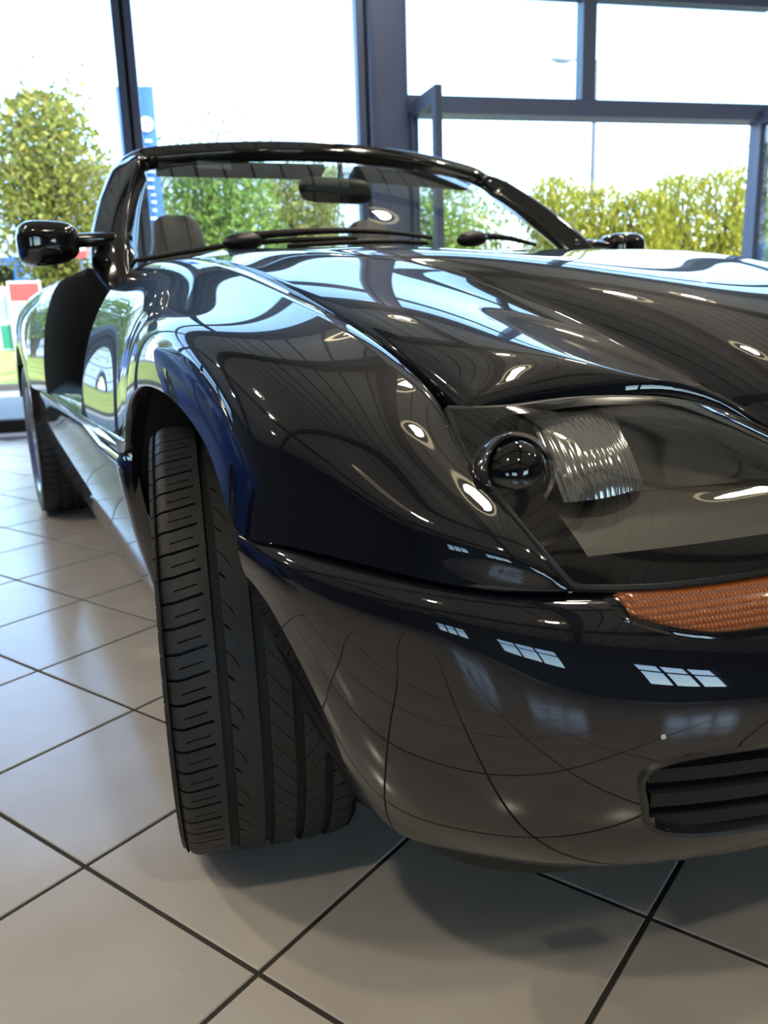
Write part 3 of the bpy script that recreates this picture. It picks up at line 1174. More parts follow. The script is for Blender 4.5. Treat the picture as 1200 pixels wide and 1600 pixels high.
def sweep(mb, pts, w, h, nrm, n=16, p=3.0):
    """Rounded-rectangle section swept along pts; nrm gives the local outward direction."""
    pts = np.asarray(pts, float)
    rings = []
    for i in range(len(pts)):
        t = pts[min(i + 1, len(pts) - 1)] - pts[max(i - 1, 0)]
        t /= np.linalg.norm(t)
        nn = np.array(nrm[i] if np.ndim(nrm) > 1 else nrm, float)
        nn = nn - t * (nn @ t)
        nn /= np.linalg.norm(nn)
        b = np.cross(t, nn)
        ww = w[i] if hasattr(w, '__len__') else w
        hh = h[i] if hasattr(h, '__len__') else h
        ring = []
        for a in np.linspace(0, 2 * math.pi, n, endpoint=False):
            c, s = math.cos(a), math.sin(a)
            k = 1 / (abs(c) ** p + abs(s) ** p) ** (1 / p)
            ring.append(pts[i] + b * c * k * ww / 2 + nn * s * k * hh / 2)
        rings.append(ring)
    o = len(mb.v)
    mb.grid(rings, close_v=True)
    mb.f.append(tuple(range(o, o + n)))
    mb.f.append(tuple(range(o + (len(pts) - 1) * n, o + len(pts) * n))[::-1])
    return mb


# frame: pillar, corner, header, corner, pillar as one hoop
lo = np.array([(-.690, .885, .775), (-.700, .965, .848), (-.672, 1.085, .955), (-.622, 1.215, 1.055), (-.585, 1.300, 1.115), (-.562, 1.335, 1.142), (-.53, 1.345, 1.158)])
head = np.array([(-.48, 1.335, 1.166), (-.36, 1.293, 1.174), (-.2, 1.252, 1.180), (0, 1.236, 1.183)])
hoop = np.concatenate([lo, head])
hoop = curve(np.concatenate([hoop, mirx(hoop[-2::-1])]), 121)
kx = np.abs(hoop[:, 0])
wid = np.interp(hoop[:, 2], [.775, .83, .87, 1.10, 1.15, 1.2], [.035, .075, .098, .088, .055, .042])
hgt = np.interp(hoop[:, 2], [.775, .83, .87, 1.10, 1.15, 1.2], [.03, .06, .078, .065, .046, .038])
nrmv = np.stack([np.clip(hoop[:, 0] * 1.1, -.8, .8), np.full(len(hoop), -.62), np.full(len(hoop), .62)], 1)
sweep(MB(), hoop, wid, hgt, nrmv, 28, 5.0).obj('screen_frame', BLACK_GLOSS, ws)
# grey rubber between glass and frame
pr = np.concatenate([G[::-1, 0], G[0, 1:-1], G[:, -1]])
MB().tube(G[1:, 0] + np.array([.004, -.004, .004]), .007, 8).obj('glass_seal', mat('grey_rubber', (.20, .20, .21), .5, var=.15), ws)
MB().tube(G[1:, -1] + np.array([-.004, -.004, .004]), .007, 8).obj('glass_seal', mat('grey_rubber', (.20, .20, .21), .5, var=.15), ws)
# black cowl panel at the foot of the glass
cw = MB()
hr = np.concatenate([pod[-1], mid[-1]], 0)
hr = np.concatenate([hr, mirx(hr[-2::-1])], 0)
hr = curve(hr[::4], 61)
cw.grid(np.stack([hr + np.array([0, -.01, -.016]), (hr + wbf) / 2 + np.array([0, 0, -.012]), wbf + np.array([0, .01, -.004])], 0))
cw.obj('cowl_panel', BLACK_SATIN, ws)
# sun visors and the mirror behind the glass
for sx in (-1, 1):
    v = MB()
    ctr = np.array([sx * .275, 1.305, 1.136])
    ax3 = (np.array([1, sx * .16, 0]) / 1.013, np.array([0, .9, -.43]), np.array([0, .43, .9]))
    v.box(ctr, (.46, .05, .016), axes=ax3)
    o = v.obj('sun_visor', mat('visor_fabric', (.06, .058, .056), .8, var=.2, bump=.2, bscale=500), ws, sharp=60)
    if sx < 0:
        MB().box(ctr + np.array([-.085, -.022, .006]), (.09, .004, .022), axes=ax3).obj('visor_label', mat('visor_label_grey', (.30, .30, .30), .6, var=.1), ws, smooth=False)
rv = MB()
rows = []
for x in np.linspace(-1, 1, 25):
    k = (1 - abs(x) ** 6) ** .5
    row = []
    for a in np.linspace(0, 2 * math.pi, 20, endpoint=False):
        row.append((-.055 + x * .105, 1.16 + .022 * math.sin(a) * k - x * .018, 1.070 + .034 * math.cos(a) * k - x * .004))
    rows.append(row)
rv.grid(rows, close_v=True)
rv.obj('interior_mirror', BLACK_SATIN, ws)
MB().tube([(-.04, 1.17, 1.08), (-.025, 1.19, 1.115), (-.02, 1.205, 1.15)], .009, 8).obj('mirror_stalk', BLACK_SATIN, ws)


# ---- wipers along the foot of the glass
def wsurf(x, t):
    i = (x + .69) / 1.38 * 60
    i0 = int(np.clip(math.floor(i), 0, 59))
    a = i - i0
    j = t * 24
    j0 = int(np.clip(math.floor(j), 0, 23))
    b = j - j0
    p = (G[j0, i0] * (1 - a) + G[j0, i0 + 1] * a) * (1 - b) + (G[j0 + 1, i0] * (1 - a) + G[j0 + 1, i0 + 1] * a) * b
    return p + np.array([0, -.010, .012])


def wiper(px_, blade, arm, capr):
    root = empty('wiper', parent=CAR)
    bl = [wsurf(x, t) for x, t in blade]
    bl = curve(bl, 24)
    MB().tube(bl, [.004] + [.0062] * 22 + [.004], 8).obj('wiper_blade', BLACK_SATIN, root)
    am = curve([wsurf(x, t) + np.array([0, -.008, .010]) for x, t in arm], 16)
    MB().tube(am, np.linspace(.010, .005, 16), 8).obj('wiper_arm', BLACK_SATIN, root)
    c = wsurf(px_, .055) + np.array([0, -.014, .004])
    rows = []
    for u in np.linspace(-1, 1, 15):
        k = max(.02, (1 - abs(u) ** 2.6)) ** .5
        rows.append([c + np.array([u * .052, .03 * k * math.cos(a) + u * .012, .020 * k * math.sin(a) + .004 * u]) for a in np.linspace(0, 2 * math.pi, 16, endpoint=False)])
    MB().grid(rows, close_v=True).obj('pivot_cover', BLACK_SATIN, root)
    return root


wiper(-.40, [(-.66, .03), (-.4, .055), (-.13, .06)], [(-.40, .07), (-.22, .085), (-.02, .06), (.06, .03)], .02)
wiper(.18, [(-.30, .02), (0, .03), (.05, .02)], [(.18, .06), (.30, .07), (.40, .04)], .02)


# ---- door mirrors
def door_mirror(sgn):
    q = (lambda A: np.asarray(A)) if sgn < 0 else mirx
    root = empty('door_mirror', parent=CAR)
    c = np.array([-.838, .985, .907])
    # shell: rounded box facing forwards, open at the back
    rows = []
    for yy, k in ((-.050, .02), (-.049, .45), (-.043, .72), (-.030, .90), (-.010, .985), (.015, 1.0), (.040, .97), (.045, .93)):
        row = []
        for a in np.linspace(0, 2 * math.pi, 40, endpoint=False):
            ca, sa = math.cos(a), math.sin(a)
            r = 1 / (abs(ca) ** 3.4 + abs(sa) ** 3.4) ** (1 / 3.4)
            hx, hz = .066, .047
            x = ca * r * hx * k
            z = sa * r * hz * k
            z *= 1.0 - .10 * (x / hx)
            row.append(c + np.array([x, yy, z + .05 * x]))
        rows.append(row)
    rows = np.array(rows)
    sh = MB().grid(q(rows), close_v=True)
    sh.obj('mirror_shell', BLACK_GLOSS, root)
    g = rows[-1]
    mg = MB().grid(q(np.stack([g, g * 0 + g.mean(0)], 0)), close_v=True)
    mg.obj('mirror_glass', CHROME, root)
    arm = curve([(-.785, .985, .912), (-.74, .985, .915), (-.70, .99, .918), (-.665, 1.01, .922)], 12)
    sweep(MB(), q(arm), np.linspace(.034, .044, 12), .030, (0, -.3, 1), 14).obj('mirror_arm', BLACK_GLOSS, root)
    ft = curve([(-.702, .985, .905), (-.702, .985, .88), (-.704, .975, .855)], 8)
    MB().tube(q(ft), np.linspace(.014, .02, 8), 10).obj('mirror_foot', BLACK_GLOSS, root)


door_mirror(-1)
door_mirror(1)

# ---- sills: high box sections with the doors dropped into them
sp = [(-.70, .575), (-.765, .568), (-.808, .552), (-.828, .533), (-.832, .520), (-.829, .49), (-.823, .43), (-.812, .36), (-.797, .29), (-.778, .225), (-.762, .203), (-.735, .192)]
ys = [.315, .33, .40, .60, .815, .83, 1.2, 1.58, 1.85, 2.06, 2.09]
rows = []
for y in ys:
    row = []
    for (x, z) in sp:
        dz = 0
        if y < .8:
            if z > .525:
                z = .50 + (z - .525) * .1
                x = max(x, -.80)
            elif z > .50:
                z, x = .506, -.824
        if y < .32 or y > 2.08:
            x = x + .02
        row.append((x, y, z))
    rows.append(row)
sill_sec = np.array([curve(r, 40) for r in np.array(rows)])
sill = MB().grid(sill_sec)
sill_o = sill.obj('sill', PAINT, CAR, sharp=60)
# lowered door: its top edge closes the slot in the sill
dr = MB()
dr.grid(np.array([[(-.812 + .012 * (k == 0), y, .549), (-.79, y, .572), (-.755, y, .578), (-.70, y, .574)] for k, y in enumerate((.845, 1.0, 1.3, 1.56))]))
dr_o = dr.obj('lowered_door', PAINT, CAR)
st = MB().tube([(-.833, y, .531) for y in np.linspace(.35, 2.08, 24)], [.0006, .003, .005] + [.0055] * 21, 8)
st_o = st.obj('sill_strip', BLACK_GLOSS, CAR)
for o in (sill_o, dr_o, st_o):
    both(o)

# ---- rear quarters and tail
QT = [(-.745, 1.585, .862), (-.735, 1.70, .872), (-.715, 2.0, .882), (-.70, 2.447, .880), (-.68, 2.8, .865), (-.64, 3.08, .842), (-.56, 3.20, .82)]
QB = [(-.832, 1.59, .530), (-.838, 1.78, .532), (-.846, 2.10, .545), (-.850, 2.447, .665), (-.846, 2.80, .545), (-.80, 3.06, .44), (-.68, 3.17, .40)]
QH = [(12, .05, .15), (14, .06, .15), (16, .09, .15), (16, .12, .10), (16, .12, .14), (16, .12, .18), (16, .09, .2)]
Q = []
for T, B, (th, a, b) in zip(QT, QB, QH):
    T, B = np.array(T), np.array(B)
    th = math.radians(th)
    Q.append(bez(T, T + a * np.array([-math.cos(th), 0, -math.sin(th)]), B + b * np.array([-.05, 0, 1]), B, 26))
Q = np.array(Q)
# arch-shaped lower edge: move the bottom rows onto the lip circle
QG = loft(Q, 80)
yc = QG[:, -1, 1]
lipz = np.where(np.abs(yc - 2.447) < .352, .305 + np.sqrt(np.maximum(0, .358 ** 2 - (yc - 2.447) ** 2)), np.nan)
for i in range(80):
    if not np.isnan(lipz[i]) and lipz[i] > .40:
        zt, zb = QG[i, 0, 2], QG[i, -1, 2]
        k = (zt - lipz[i]) / (zt - zb)
        QG[i, :, 2] = zt + (QG[i, :, 2] - zt) * k
fl = QG[:, -1] + np.array([.025, 0, 0])
quarter = MB().grid(np.concatenate([QG, fl[:, None]], 1)).obj('rear_quarter', PAINT, CAR, sharp=50)
both(quarter)
# black jamb behind the door opening
jb = MB()
e = QG[0]
inn = np.stack([np.linspace(-.60, -.62, 26), np.full(26, 1.62), np.linspace(.885, .53, 26)], 1)
jb.grid(np.stack([e + np.array([.002, -.004, .001]), (e * .55 + inn * .45) + np.array([0, -.03, .02]), inn], 0))
ec = curve([(-.742, 1.58, .862), (-.72, 1.565, .888), (-.66, 1.58, .895), (-.60, 1.62, .885)], 10)
jamb = jb.obj('door_jamb_trim', BLACK_SATIN, CAR)
both(jamb)
dk = MB()
dkr = []
for i in range(12, 80, 4):
    a = QG[i, 0]
    dkr.append([a * (1 - t) + mirx(a) * t + np.array([0, 0, .03 * math.sin(t * math.pi)]) for t in np.linspace(0, 1, 21)])
dk.grid(np.array(dkr))
a = QG[-1]
dk.grid(np.array([[p * (1 - t) + mirx(p) * t + np.array([0, .05 * math.sin(t * math.pi), 0]) for t in np.linspace(0, 1, 21)] for p in a[::3]]))
dk.obj('rear_deck', PAINT, CAR)
tb = MB()
rows = []
for z, o_ in ((.45, .0), (.38, .03), (.28, .02), (.20, -.04)):
    rows.append([np.array([-.70 * math.cos(t), 3.10 + .12 * math.sin(t) + o_, z]) for t in np.linspace(0, math.pi, 31)])
tb.grid(np.array(rows))
tb.obj('rear_bumper', PAINT, CAR)

# ---- underside, arch linings, cockpit
ub = MB()
ub.box((0, 1.25, .20), (1.06, 3.4, .05))
ub.box((0, -.2, .33), (.90, .42, .28))
ub.obj('underbody', BLACK_MATTE, CAR, smooth=False)
for sx in (-1, 1):
    for yc_, nm in ((0, 'arch_lining'), (2.447, 'arch_lining')):
        ln = MB()
        R_ = .385
        rows = []
        for x in (-.822, -.80, -.50):
            rr = R_ - (.022 if x == -.822 else 0)
            row = []
            for t in np.linspace(-.3, math.pi + .3, 40):
                z = max(.19, .285 + rr * math.sin(t))
                xx = min(abs(x), np.interp(z, [.19, .25, .35, .46], [.66, .70, .765, .822]) - (.02 if x == -.80 else 0))
                row.append((sx * xx, yc_ + rr * math.cos(t), z))
            rows.append(row)
        ln.grid(np.array(rows))
        c_ = (sx * .50, yc_, .30)
        wl_ = rows[-1]
        ln.add(list(wl_) + [c_], [(k, k + 1, len(wl_)) for k in range(len(wl_) - 1)])
        ln.obj(nm, BLACK_MATTE, CAR)
ct = MB()
ct.box((0, 1.3, .26), (1.30, .95, .04))
ct.box((0, 2.02, .55), (1.36, .05, .62))
ct.box((-.64, 1.25, .43), (.06, 1.0, .28))
ct.box((.64, 1.25, .43), (.06, 1.0, .28))
ct.obj('cockpit_tub', BLACK_MATTE, CAR, smooth=False)
ds = MB()
rows = []
for x in np.linspace(-.66, .66, 23):
    o_ = .035 * (1 - (x / .66) ** 2)
    rows.append([(x, .99 - o_, .80), (x, 1.06 - o_, .842), (x, 1.16 - o_, .848), (x, 1.26 - o_, .825), (x, 1.29 - o_, .74), (x, 1.20, .55), (x, 1.0, .45)])
ds.grid(np.array(rows))
ds.obj('dashboard', LEATHER, CAR)


def seat(sx):
    root = empty('seat', parent=CAR)
    rows = []
    for z, w, d, y in ((.36, .21, .07, 1.60), (.45, .24, .075, 1.63), (.60, .25, .075, 1.68), (.75, .24, .07, 1.73), (.85, .215, .065, 1.76), (.92, .108, .06, 1.785),
                       (.97, .088, .058, 1.80), (1.02, .080, .055, 1.815), (1.050, .074, .045, 1.825), (1.068, .050, .030, 1.83), (1.074, .028, .02, 1.83), (1.075, .005, .003, 1.83)):
        ring = []
        for a in np.linspace(0, 2 * math.pi, 32, endpoint=False):
            c, s = math.cos(a), math.sin(a)
            k = 1 / (abs(c) ** 3 + abs(s) ** 3) ** (1 / 3)
            ring.append((sx * .355 + c * k * w, y + s * k * d - .02 * abs(c * k) ** 2, z))
        rows.append(ring)
    MB().grid(np.array(rows), close_v=True).obj('backrest', LEATHER, root)
    rows = []
    for y, w, h in ((1.14, .02, .01), (1.15, .20, .05), (1.2, .235, .065), (1.4, .245, .07), (1.6, .24, .07), (1.66, .2, .05)):
        rows.append([(sx * .335 + math.cos(a) * w, y, .39 + math.sin(a) * h) for a in np.linspace(0, 2 * math.pi, 24, endpoint=False)])
    MB().grid(np.array(rows), close_v=True).obj('cushion', LEATHER, root)


seat(-1)
seat(1)
# steering wheel
sw = MB()
pts = [np.array([.335 + .18 * math.cos(t), 1.36 + .06 * math.sin(t), .66 + .165 * math.sin(t)]) for t in np.linspace(0, 2 * math.pi, 36)]
sw.tube(pts, .014, 8, cap=False)
sw.tube([(.335, 1.26, .62), (.335, 1.35, .66)], .05, 12)
sw.box((.335, 1.355, .655), (.34, .015, .04))
sw.obj('steering_wheel', LEATHER, CAR)


# ---- wheels
RT, RW = .294, .208


def tread_r(w):
    """Crown radius at width fraction w (0 outer .. 1 inner)."""
    x = abs(2 * w - 1)
    return RT - .004 * x * x - .010 * max(0, (x - .86) / .14) ** 2.2


def wheel(name, loc, steer, detailed, flip):
    root = empty(name, loc, steer, parent=CAR)
    W0 = -RW / 2

    def X_(w):
        return (W0 + RW * w) * (-1 if flip else 1)

    def pt(w, th, r):
        return (X_(w), -r * math.cos(th), r * math.sin(th))
    # carcass: sidewalls, shoulders and the groove floor
    prof = [(.204, .10), (.214, .045), (.232, .005), (.252, -.018), (.268, -.020), (.280, -.008), (.2865, .004)]
    base = [(w, None) for w in np.linspace(.01, .99, 25)]
    ring = []
    for th in np.linspace(0, 2 * math.pi, 160, endpoint=False):
        row = [pt(w, th, r) for r, w in prof]
        row += [pt(w, th, tread_r(w) - .0075) for w, _ in base]
        row += [pt(1 - w, th, r) for r, w in prof[::-1]]
        ring.append(row)
    car_ = MB().grid(np.array(ring), close_u=True)
    tyre = car_.obj('tyre', GROOVE if detailed else RUBBER, root)
    # sidewall ring in the lighter tread rubber
    tr = MB()
    ribs = [(-.004, .26), (.315, .46), (.515, .64), (.692, .80), (.848, 1.004)]
    NP = 66

    def block(w0, w1, t0, t1, skew=0.0, curve_=0.0, nw=5, nt=3):
        top, bot = [], []
        for i in range(nw):
            u = i / (nw - 1)
            w = w0 + (w1 - w0) * u
            rowt, rowb = [], []
            for j in range(nt):
                th = t0 + (t1 - t0) * j / (nt - 1) + skew * u + curve_ * u * u
                rowt.append(pt(w, th, tread_r(min(1, max(0, w)))))
                rowb.append(pt(w, th, tread_r(min(1, max(0, w))) - .0085))
            top.append(rowt)
            bot.append(rowb)
        top, bot = np.array(top), np.array(bot)
        tr.grid(top)
        tr.grid(np.stack([top[0], bot[0]], 0))
        tr.grid(np.stack([top[-1], bot[-1]], 0), rev=True)
        tr.grid(np.stack([top[:, 0], bot[:, 0]], 0), rev=True)
        tr.grid(np.stack([top[:, -1], bot[:, -1]], 0))
    dth = 2 * math.pi / NP
    for k in range(NP):
        t0 = k * dth
        g = .0033 / RT
        if not detailed:
            for r in ribs:
                block(r[0], r[1], t0, t0 + dth - g * 1.2, nw=3, nt=2)
            continue
        # outer shoulder: full slot each pitch, a short slit half-way
        block(-.02, .075, t0 + g, t0 + dth, .0, nw=5)
        block(.075, .20, t0 + g, t0 + dth / 2 - g * .25, .02, nw=4)
        block(.075, .20, t0 + dth / 2 + g * .25, t0 + dth, .02, nw=4)
        block(.20, .226, t0 + g + .02, t0 + dth + .02, .004, nw=2)
        block(.226, .26, t0 - .0004, t0 + dth + .0004, .0, nw=2)
        # second rib: hooked notches on its outer half, plain inner half
        if k % 2 == 0:
            block(.315, .385, t0 + g * 1.0, t0 + dth - g * .2, -.03, -.05, nw=5)
            block(.315, .345, t0 + dth + g * .3, t0 + 2 * dth, -.02, 0, nw=3)
            block(.345, .385, t0 + dth - g * .2 - .02, t0 + 2 * dth + g * .2 - .02, -.01, -.045, nw=4)
        block(.385, .46, t0 - .0004, t0 + dth + .0004, nw=4)
        # third rib: fine slanted sipes
        block(.515, .64, t0 + g * .35, t0 + dth, -.11, nw=6)
        block(.692, .80, t0 + g * .35, t0 + dth, .09, nw=5)
        block(.848, .93, t0 + g * .7, t0 + dth, .02, nw=4)
        block(.93, 1.02, t0 + g * .9, t0 + dth, .0, nw=5)
    tr.obj('tread', RUBBER, root, sharp=30, flip=False)
    # rim
    rm = MB()
    sgn = -1 if flip else 1
    rm.lathe([(.204, .03), (.206, .0), (.200, .004), (.192, .012), (.190, .05), (.175, .07), (.170, .19)], 64,
             (X_(0) + .0, 0, 0), (sgn, 0, 0))
    rm.obj('rim', ALLOY, root)
    sp_ = MB()
    sp_.lathe([(.0001, .022), (.04, .024), (.055, .034), (.055, .06)], 32, (X_(0), 0, 0), (sgn, 0, 0))
    for k in range(10):
        t = k * 2 * math.pi / 10
        pa = np.array([X_(0) + sgn * .038, -.045 * math.cos(t), .045 * math.sin(t)])
        pb = np.array([X_(0) + sgn * .026, -.194 * math.cos(t), .194 * math.sin(t)])
        sweep(sp_, [pa, (pa + pb) / 2, pb], .030, .022, (sgn, 0, 0), 10)
    sp_.obj('spokes', ALLOY, root)
    MB().lathe([(.0001, .105), (.14, .105), (.14, .12), (.0001, .12)], 40, (X_(0), 0, 0), (sgn, 0, 0)).obj('brake_disc', mat('brake_iron', (.12, .11, .10), .4, metal=.8, var=.2), root)
    return root


ST = math.radians(-13.2)
wheel('wheel', (-.728, .030, RT), ST, True, False)
wheel('wheel', (.728, .030, RT), ST, False, True)
wheel('wheel', (-.735, 2.447, RT), 0, False, False)
wheel('wheel', (.735, 2.447, RT), 0, False, True)


# ------------------------------------------------------------------ downlights
def downlight(c):
    root = tag(empty('downlight', c), 'round recessed ceiling downlight with pale rim', 'downlight', 'round downlights in the showroom ceiling')
    MB().lathe([(.200, -.004), (.240, -.012), (.246, -.004), (.246, .012)], 40).obj('rim', WHITE_TRIM, root)
    MB().lathe([(.200, -.004), (.19, .05), (.145, .10), (.07, .12), (.0001, .122)], 40).obj('reflector', DOWN_REFL, root)
    MB().lathe([(.0001, .045), (.030, .052), (.045, .075), (.040, .11)], 24).obj('bulb', DOWN_BULB, root)
    L = bpy.data.lights.new('downlight_lamp', 'SPOT')
    L.energy = DOWNLIGHT_W
    L.color = (1.0, .88, .70)
    L.spot_size = math.radians(150)
    L.spot_blend = 1.0
    L.shadow_soft_size = .12
    lo_ = bpy.data.objects.new('lamp_light', L)
    lo_.location = (0, 0, -.02)
    link(lo_, root)
    return root


dl0 = None
DOWNLIGHTS = [(.55, -.75), (1.2, -4.8), (-3.3, -4.3), (1.08, -3.3), (2.9, -6.5), (-4.5, -2.2), (-6.9, -2.2), (2.8, -2.0), (5.2, -2.4), (-4.4, -5.0),
              (-7.0, -5.2), (5.2, -5.4), (-2.0, -7.6), (.4, -8.6)]
for s, d in DOWNLIGHTS:
    if True:
        c = FP(s, d, CEIL_Z - .018)
        if dl0 is None:
            dl0 = downlight(c)
            o = dl0
        else:
            o = copy_tree(dl0)
            o.location = c


# ------------------------------------------------------------------ second car standing beside the roadster (seen mirrored in its paint)
def city_car(loc, rz):
    root = tag(empty('hatchback', loc, rz), 'bright blue hatchback parked alongside, mirrored in the roadster front wing', 'car')
    blue = paint_mat('bright_blue_paint', (.015, .085, .50), (.03, .13, .65))
    # (y, half width at belt, sill z, belt z, roof z, half width of roof)
    st = [(-.78, .42, .30, .62, .63, .40), (-.74, .66, .22, .70, .71, .62), (-.60, .76, .20, .78, .80, .70), (-.30, .82, .20, .86, .89, .74), (.25, .84, .20, .92, .96, .72),
          (.55, .845, .20, .94, 1.06, .66), (1.15, .85, .20, .95, 1.42, .58), (1.7, .85, .20, .96, 1.49, .57), (2.4, .85, .20, .98, 1.47, .56), (2.9, .84, .22, 1.0, 1.36, .54),
          (3.15, .82, .24, 1.0, 1.18, .56), (3.30, .74, .30, .96, 1.0, .58), (3.34, .6, .36, .80, .82, .5)]
    rows = []
    for y, w, z0, z1, z2, wr in st:
        half = [(w * .90, z0), (w * .985, z0 + (z1 - z0) * .35), (w, z0 + (z1 - z0) * .65), (w * .97, z1), (wr + (w * .95 - wr) * .35, z1 + (z2 - z1) * .62), (wr * .96, z2 - .012 - (z2 - z1) * .04), (wr * .55, z2), (0, z2 + .008)]
        full = [(-a, y, z) for a, z in half] + [(a, y, z) for a, z in half[-2::-1]]
        rows.append(full)
    sec = np.array([curve(r, 57) for r in np.array(rows)])
    BG = loft(sec, 120)
    vs = BG.reshape(-1, 3)
    wheels_y = (0.0, 2.5)
    bf, gf = [], []
    for i in range(119):
        for j in range(56):
            p = BG[i:i + 2, j:j + 2].reshape(-1, 3).mean(0)
            f = (i * 57 + j, i * 57 + j + 1, (i + 1) * 57 + j + 1, (i + 1) * 57 + j)
            if abs(p[0]) > .6 and any((p[1] - wy) ** 2 + (p[2] - .30) ** 2 < .345 ** 2 for wy in wheels_y):
                continue
            belt = np.interp(p[1], [r[0] for r in st], [r[3] for r in st])
            roof = np.interp(p[1], [r[0] for r in st], [r[4] for r in st])
            side = .62 < p[1] < 2.95 and belt + .02 < p[2] < roof - .10 and abs(p[0]) > .45 and not 1.60 < p[1] < 1.68
            front = .45 < p[1] < 1.10 and abs(p[0]) < .60 and p[2] > .985
            rear = p[1] > 2.9 and abs(p[0]) < .50 and p[2] > 1.04
            (gf if (side or front or rear) else bf).append(f)
    MB().add(vs, bf).obj('body', blue, root)
    MB().add(vs, gf).obj('windows', BLACK_GLOSS, root)
    MB().box((0, 1.25, .24), (1.4, 3.9, .1)).obj('floor_pan', BLACK_MATTE, root, smooth=False)
    for wy in wheels_y:
        for sx in (-1, 1):
            wr_ = MB().lathe([(.20, .0), (.26, -.008), (.292, .02), (.298, .07), (.298, .13), (.28, .19), (.2, .2)], 48, (sx * .83, wy, .298), (-sx, 0, 0))
            t_ = wr_.obj('tyre', RUBBER, root)
            hub = MB().lathe([(.0001, .0), (.05, .002), (.19, .012), (.203, .006), (.205, .03)], 40, (sx * .83, wy, .298), (-sx, 0, 0))
            hub.obj('wheel_cover', ALLOY, root)
            for k in range(7):
                a = k * 2 * math.pi / 7
                MB().box((sx * .832, wy + .125 * math.cos(a), .298 + .125 * math.sin(a)), (.012, .085, .028), axes=((1, 0, 0), (0, math.cos(a), math.sin(a)), (0, -math.sin(a), math.cos(a)))).obj('cover_slot', BLACK_MATTE, root, smooth=False)
            ar = MB().lathe([(.36, .02), (.36, .32), (.0001, .32)], 40, (sx * .80, wy, .30), (-sx, 0, 0))
            ar.v = [(v[0], v[1], max(v[2], .21)) for v in ar.v]
            ar.obj('arch_lining', BLACK_MATTE, root)
    for sx in (-1, 1):
        MB().grid(np.array([[(sx * (.46 + .16 * u), -.775 + .10 * u + .03 * v, .60 + .075 * v) for v in np.linspace(0, 1, 6)] for u in np.linspace(0, 1, 8)])).obj('headlamp', CHROME, root)
        MB().box((sx * .93, .72, 1.0), (.17, .09, .12)).obj('door_mirror', blue, root, sharp=60)
    return root


city_car((-2.92, 1.2, 0), math.radians(-5))

# ------------------------------------------------------------------ outdoors
ASPHALT = mat('pale_asphalt', (.30, .285, .26), .85, var=.12, vscale=6, bump=.3, bscale=120)
KERB = mat('dark_kerb', (.10, .095, .085), .8, var=.2, vscale=5)
ROAD = mat('grey_road', (.20, .20, .20), .85, var=.1, vscale=4)


def grass_mat():
    m, nt, ns, ls, b = nodes_of('lawn')
    geo = ns.new('ShaderNodeNewGeometry')
    n1 = ns.new('ShaderNodeTexNoise')
    n1.inputs['Scale'].default_value = 1.6
    n1.inputs['Detail'].default_value = 8
    ls.new(geo.outputs['Position'], n1.inputs['Vector'])
    rp = ns.new('ShaderNodeValToRGB')
    rp.color_ramp.elements[0].position = .35
    rp.color_ramp.elements[0].color = (.17, .23, .035, 1)
    rp.color_ramp.elements[1].position = .65
    rp.color_ramp.elements[1].color = (.36, .35, .08, 1)
    ls.new(n1.outputs['Fac'], rp.inputs[0])
    ls.new(rp.outputs[0], b.inputs['Base Color'])
    b.inputs['Roughness'].default_value = .9
    return m


def ground(name, d0, d1, z0, z1, m, s0=-60, s1=60, nd=2):
    rows = []
    for s in np.linspace(s0, s1, 41):
        rows.append([FP(s, d0 + (d1 - d0) * t, z0 + (z1 - z0) * t) for t in np.linspace(0, 1, nd)])
    return tag(MB().grid(np.array(rows)).obj(name, m), kind='structure')


ground('forecourt', .14, 4.9, -.03, -.03, ASPHALT)
tag(fbox(MB(), -60, 60, 4.9, 5.12, -.1, .05).obj('kerb', KERB, smooth=False), kind='structure')
ground('lawn', 5.12, 13.0, .03, .50, grass_mat(), nd=6)
ground('far_ground', 13.0, 160, .50, .50, ROAD, s0=-200, s1=200)
ground('yard', -90, -DEPTH - .6, -.03, -.03, ASPHALT)
ground('side_yard', -DEPTH - .6, .14, -.04, -.04, ASPHALT, s0=-60, s1=S0 - .25)
ground('side_yard', -DEPTH - .6, .14, -.04, -.04, ASPHALT, s0=S1 + .25, s1=60)

LEAF_Y = leaf_mat('yellow_green_leaves', (.16, .20, .03), (.32, .33, .045), (.48, .43, .07))
LEAF_O = leaf_mat('olive_leaves', (.13, .16, .035), (.28, .27, .06), (.45, .37, .11))
LEAF_G = leaf_mat('green_leaves', (.10, .17, .04), (.20, .29, .06), (.36, .40, .10))
BARK = mat('bark', (.10, .075, .055), .9, var=.3, vscale=12, bump=.6, bscale=30)


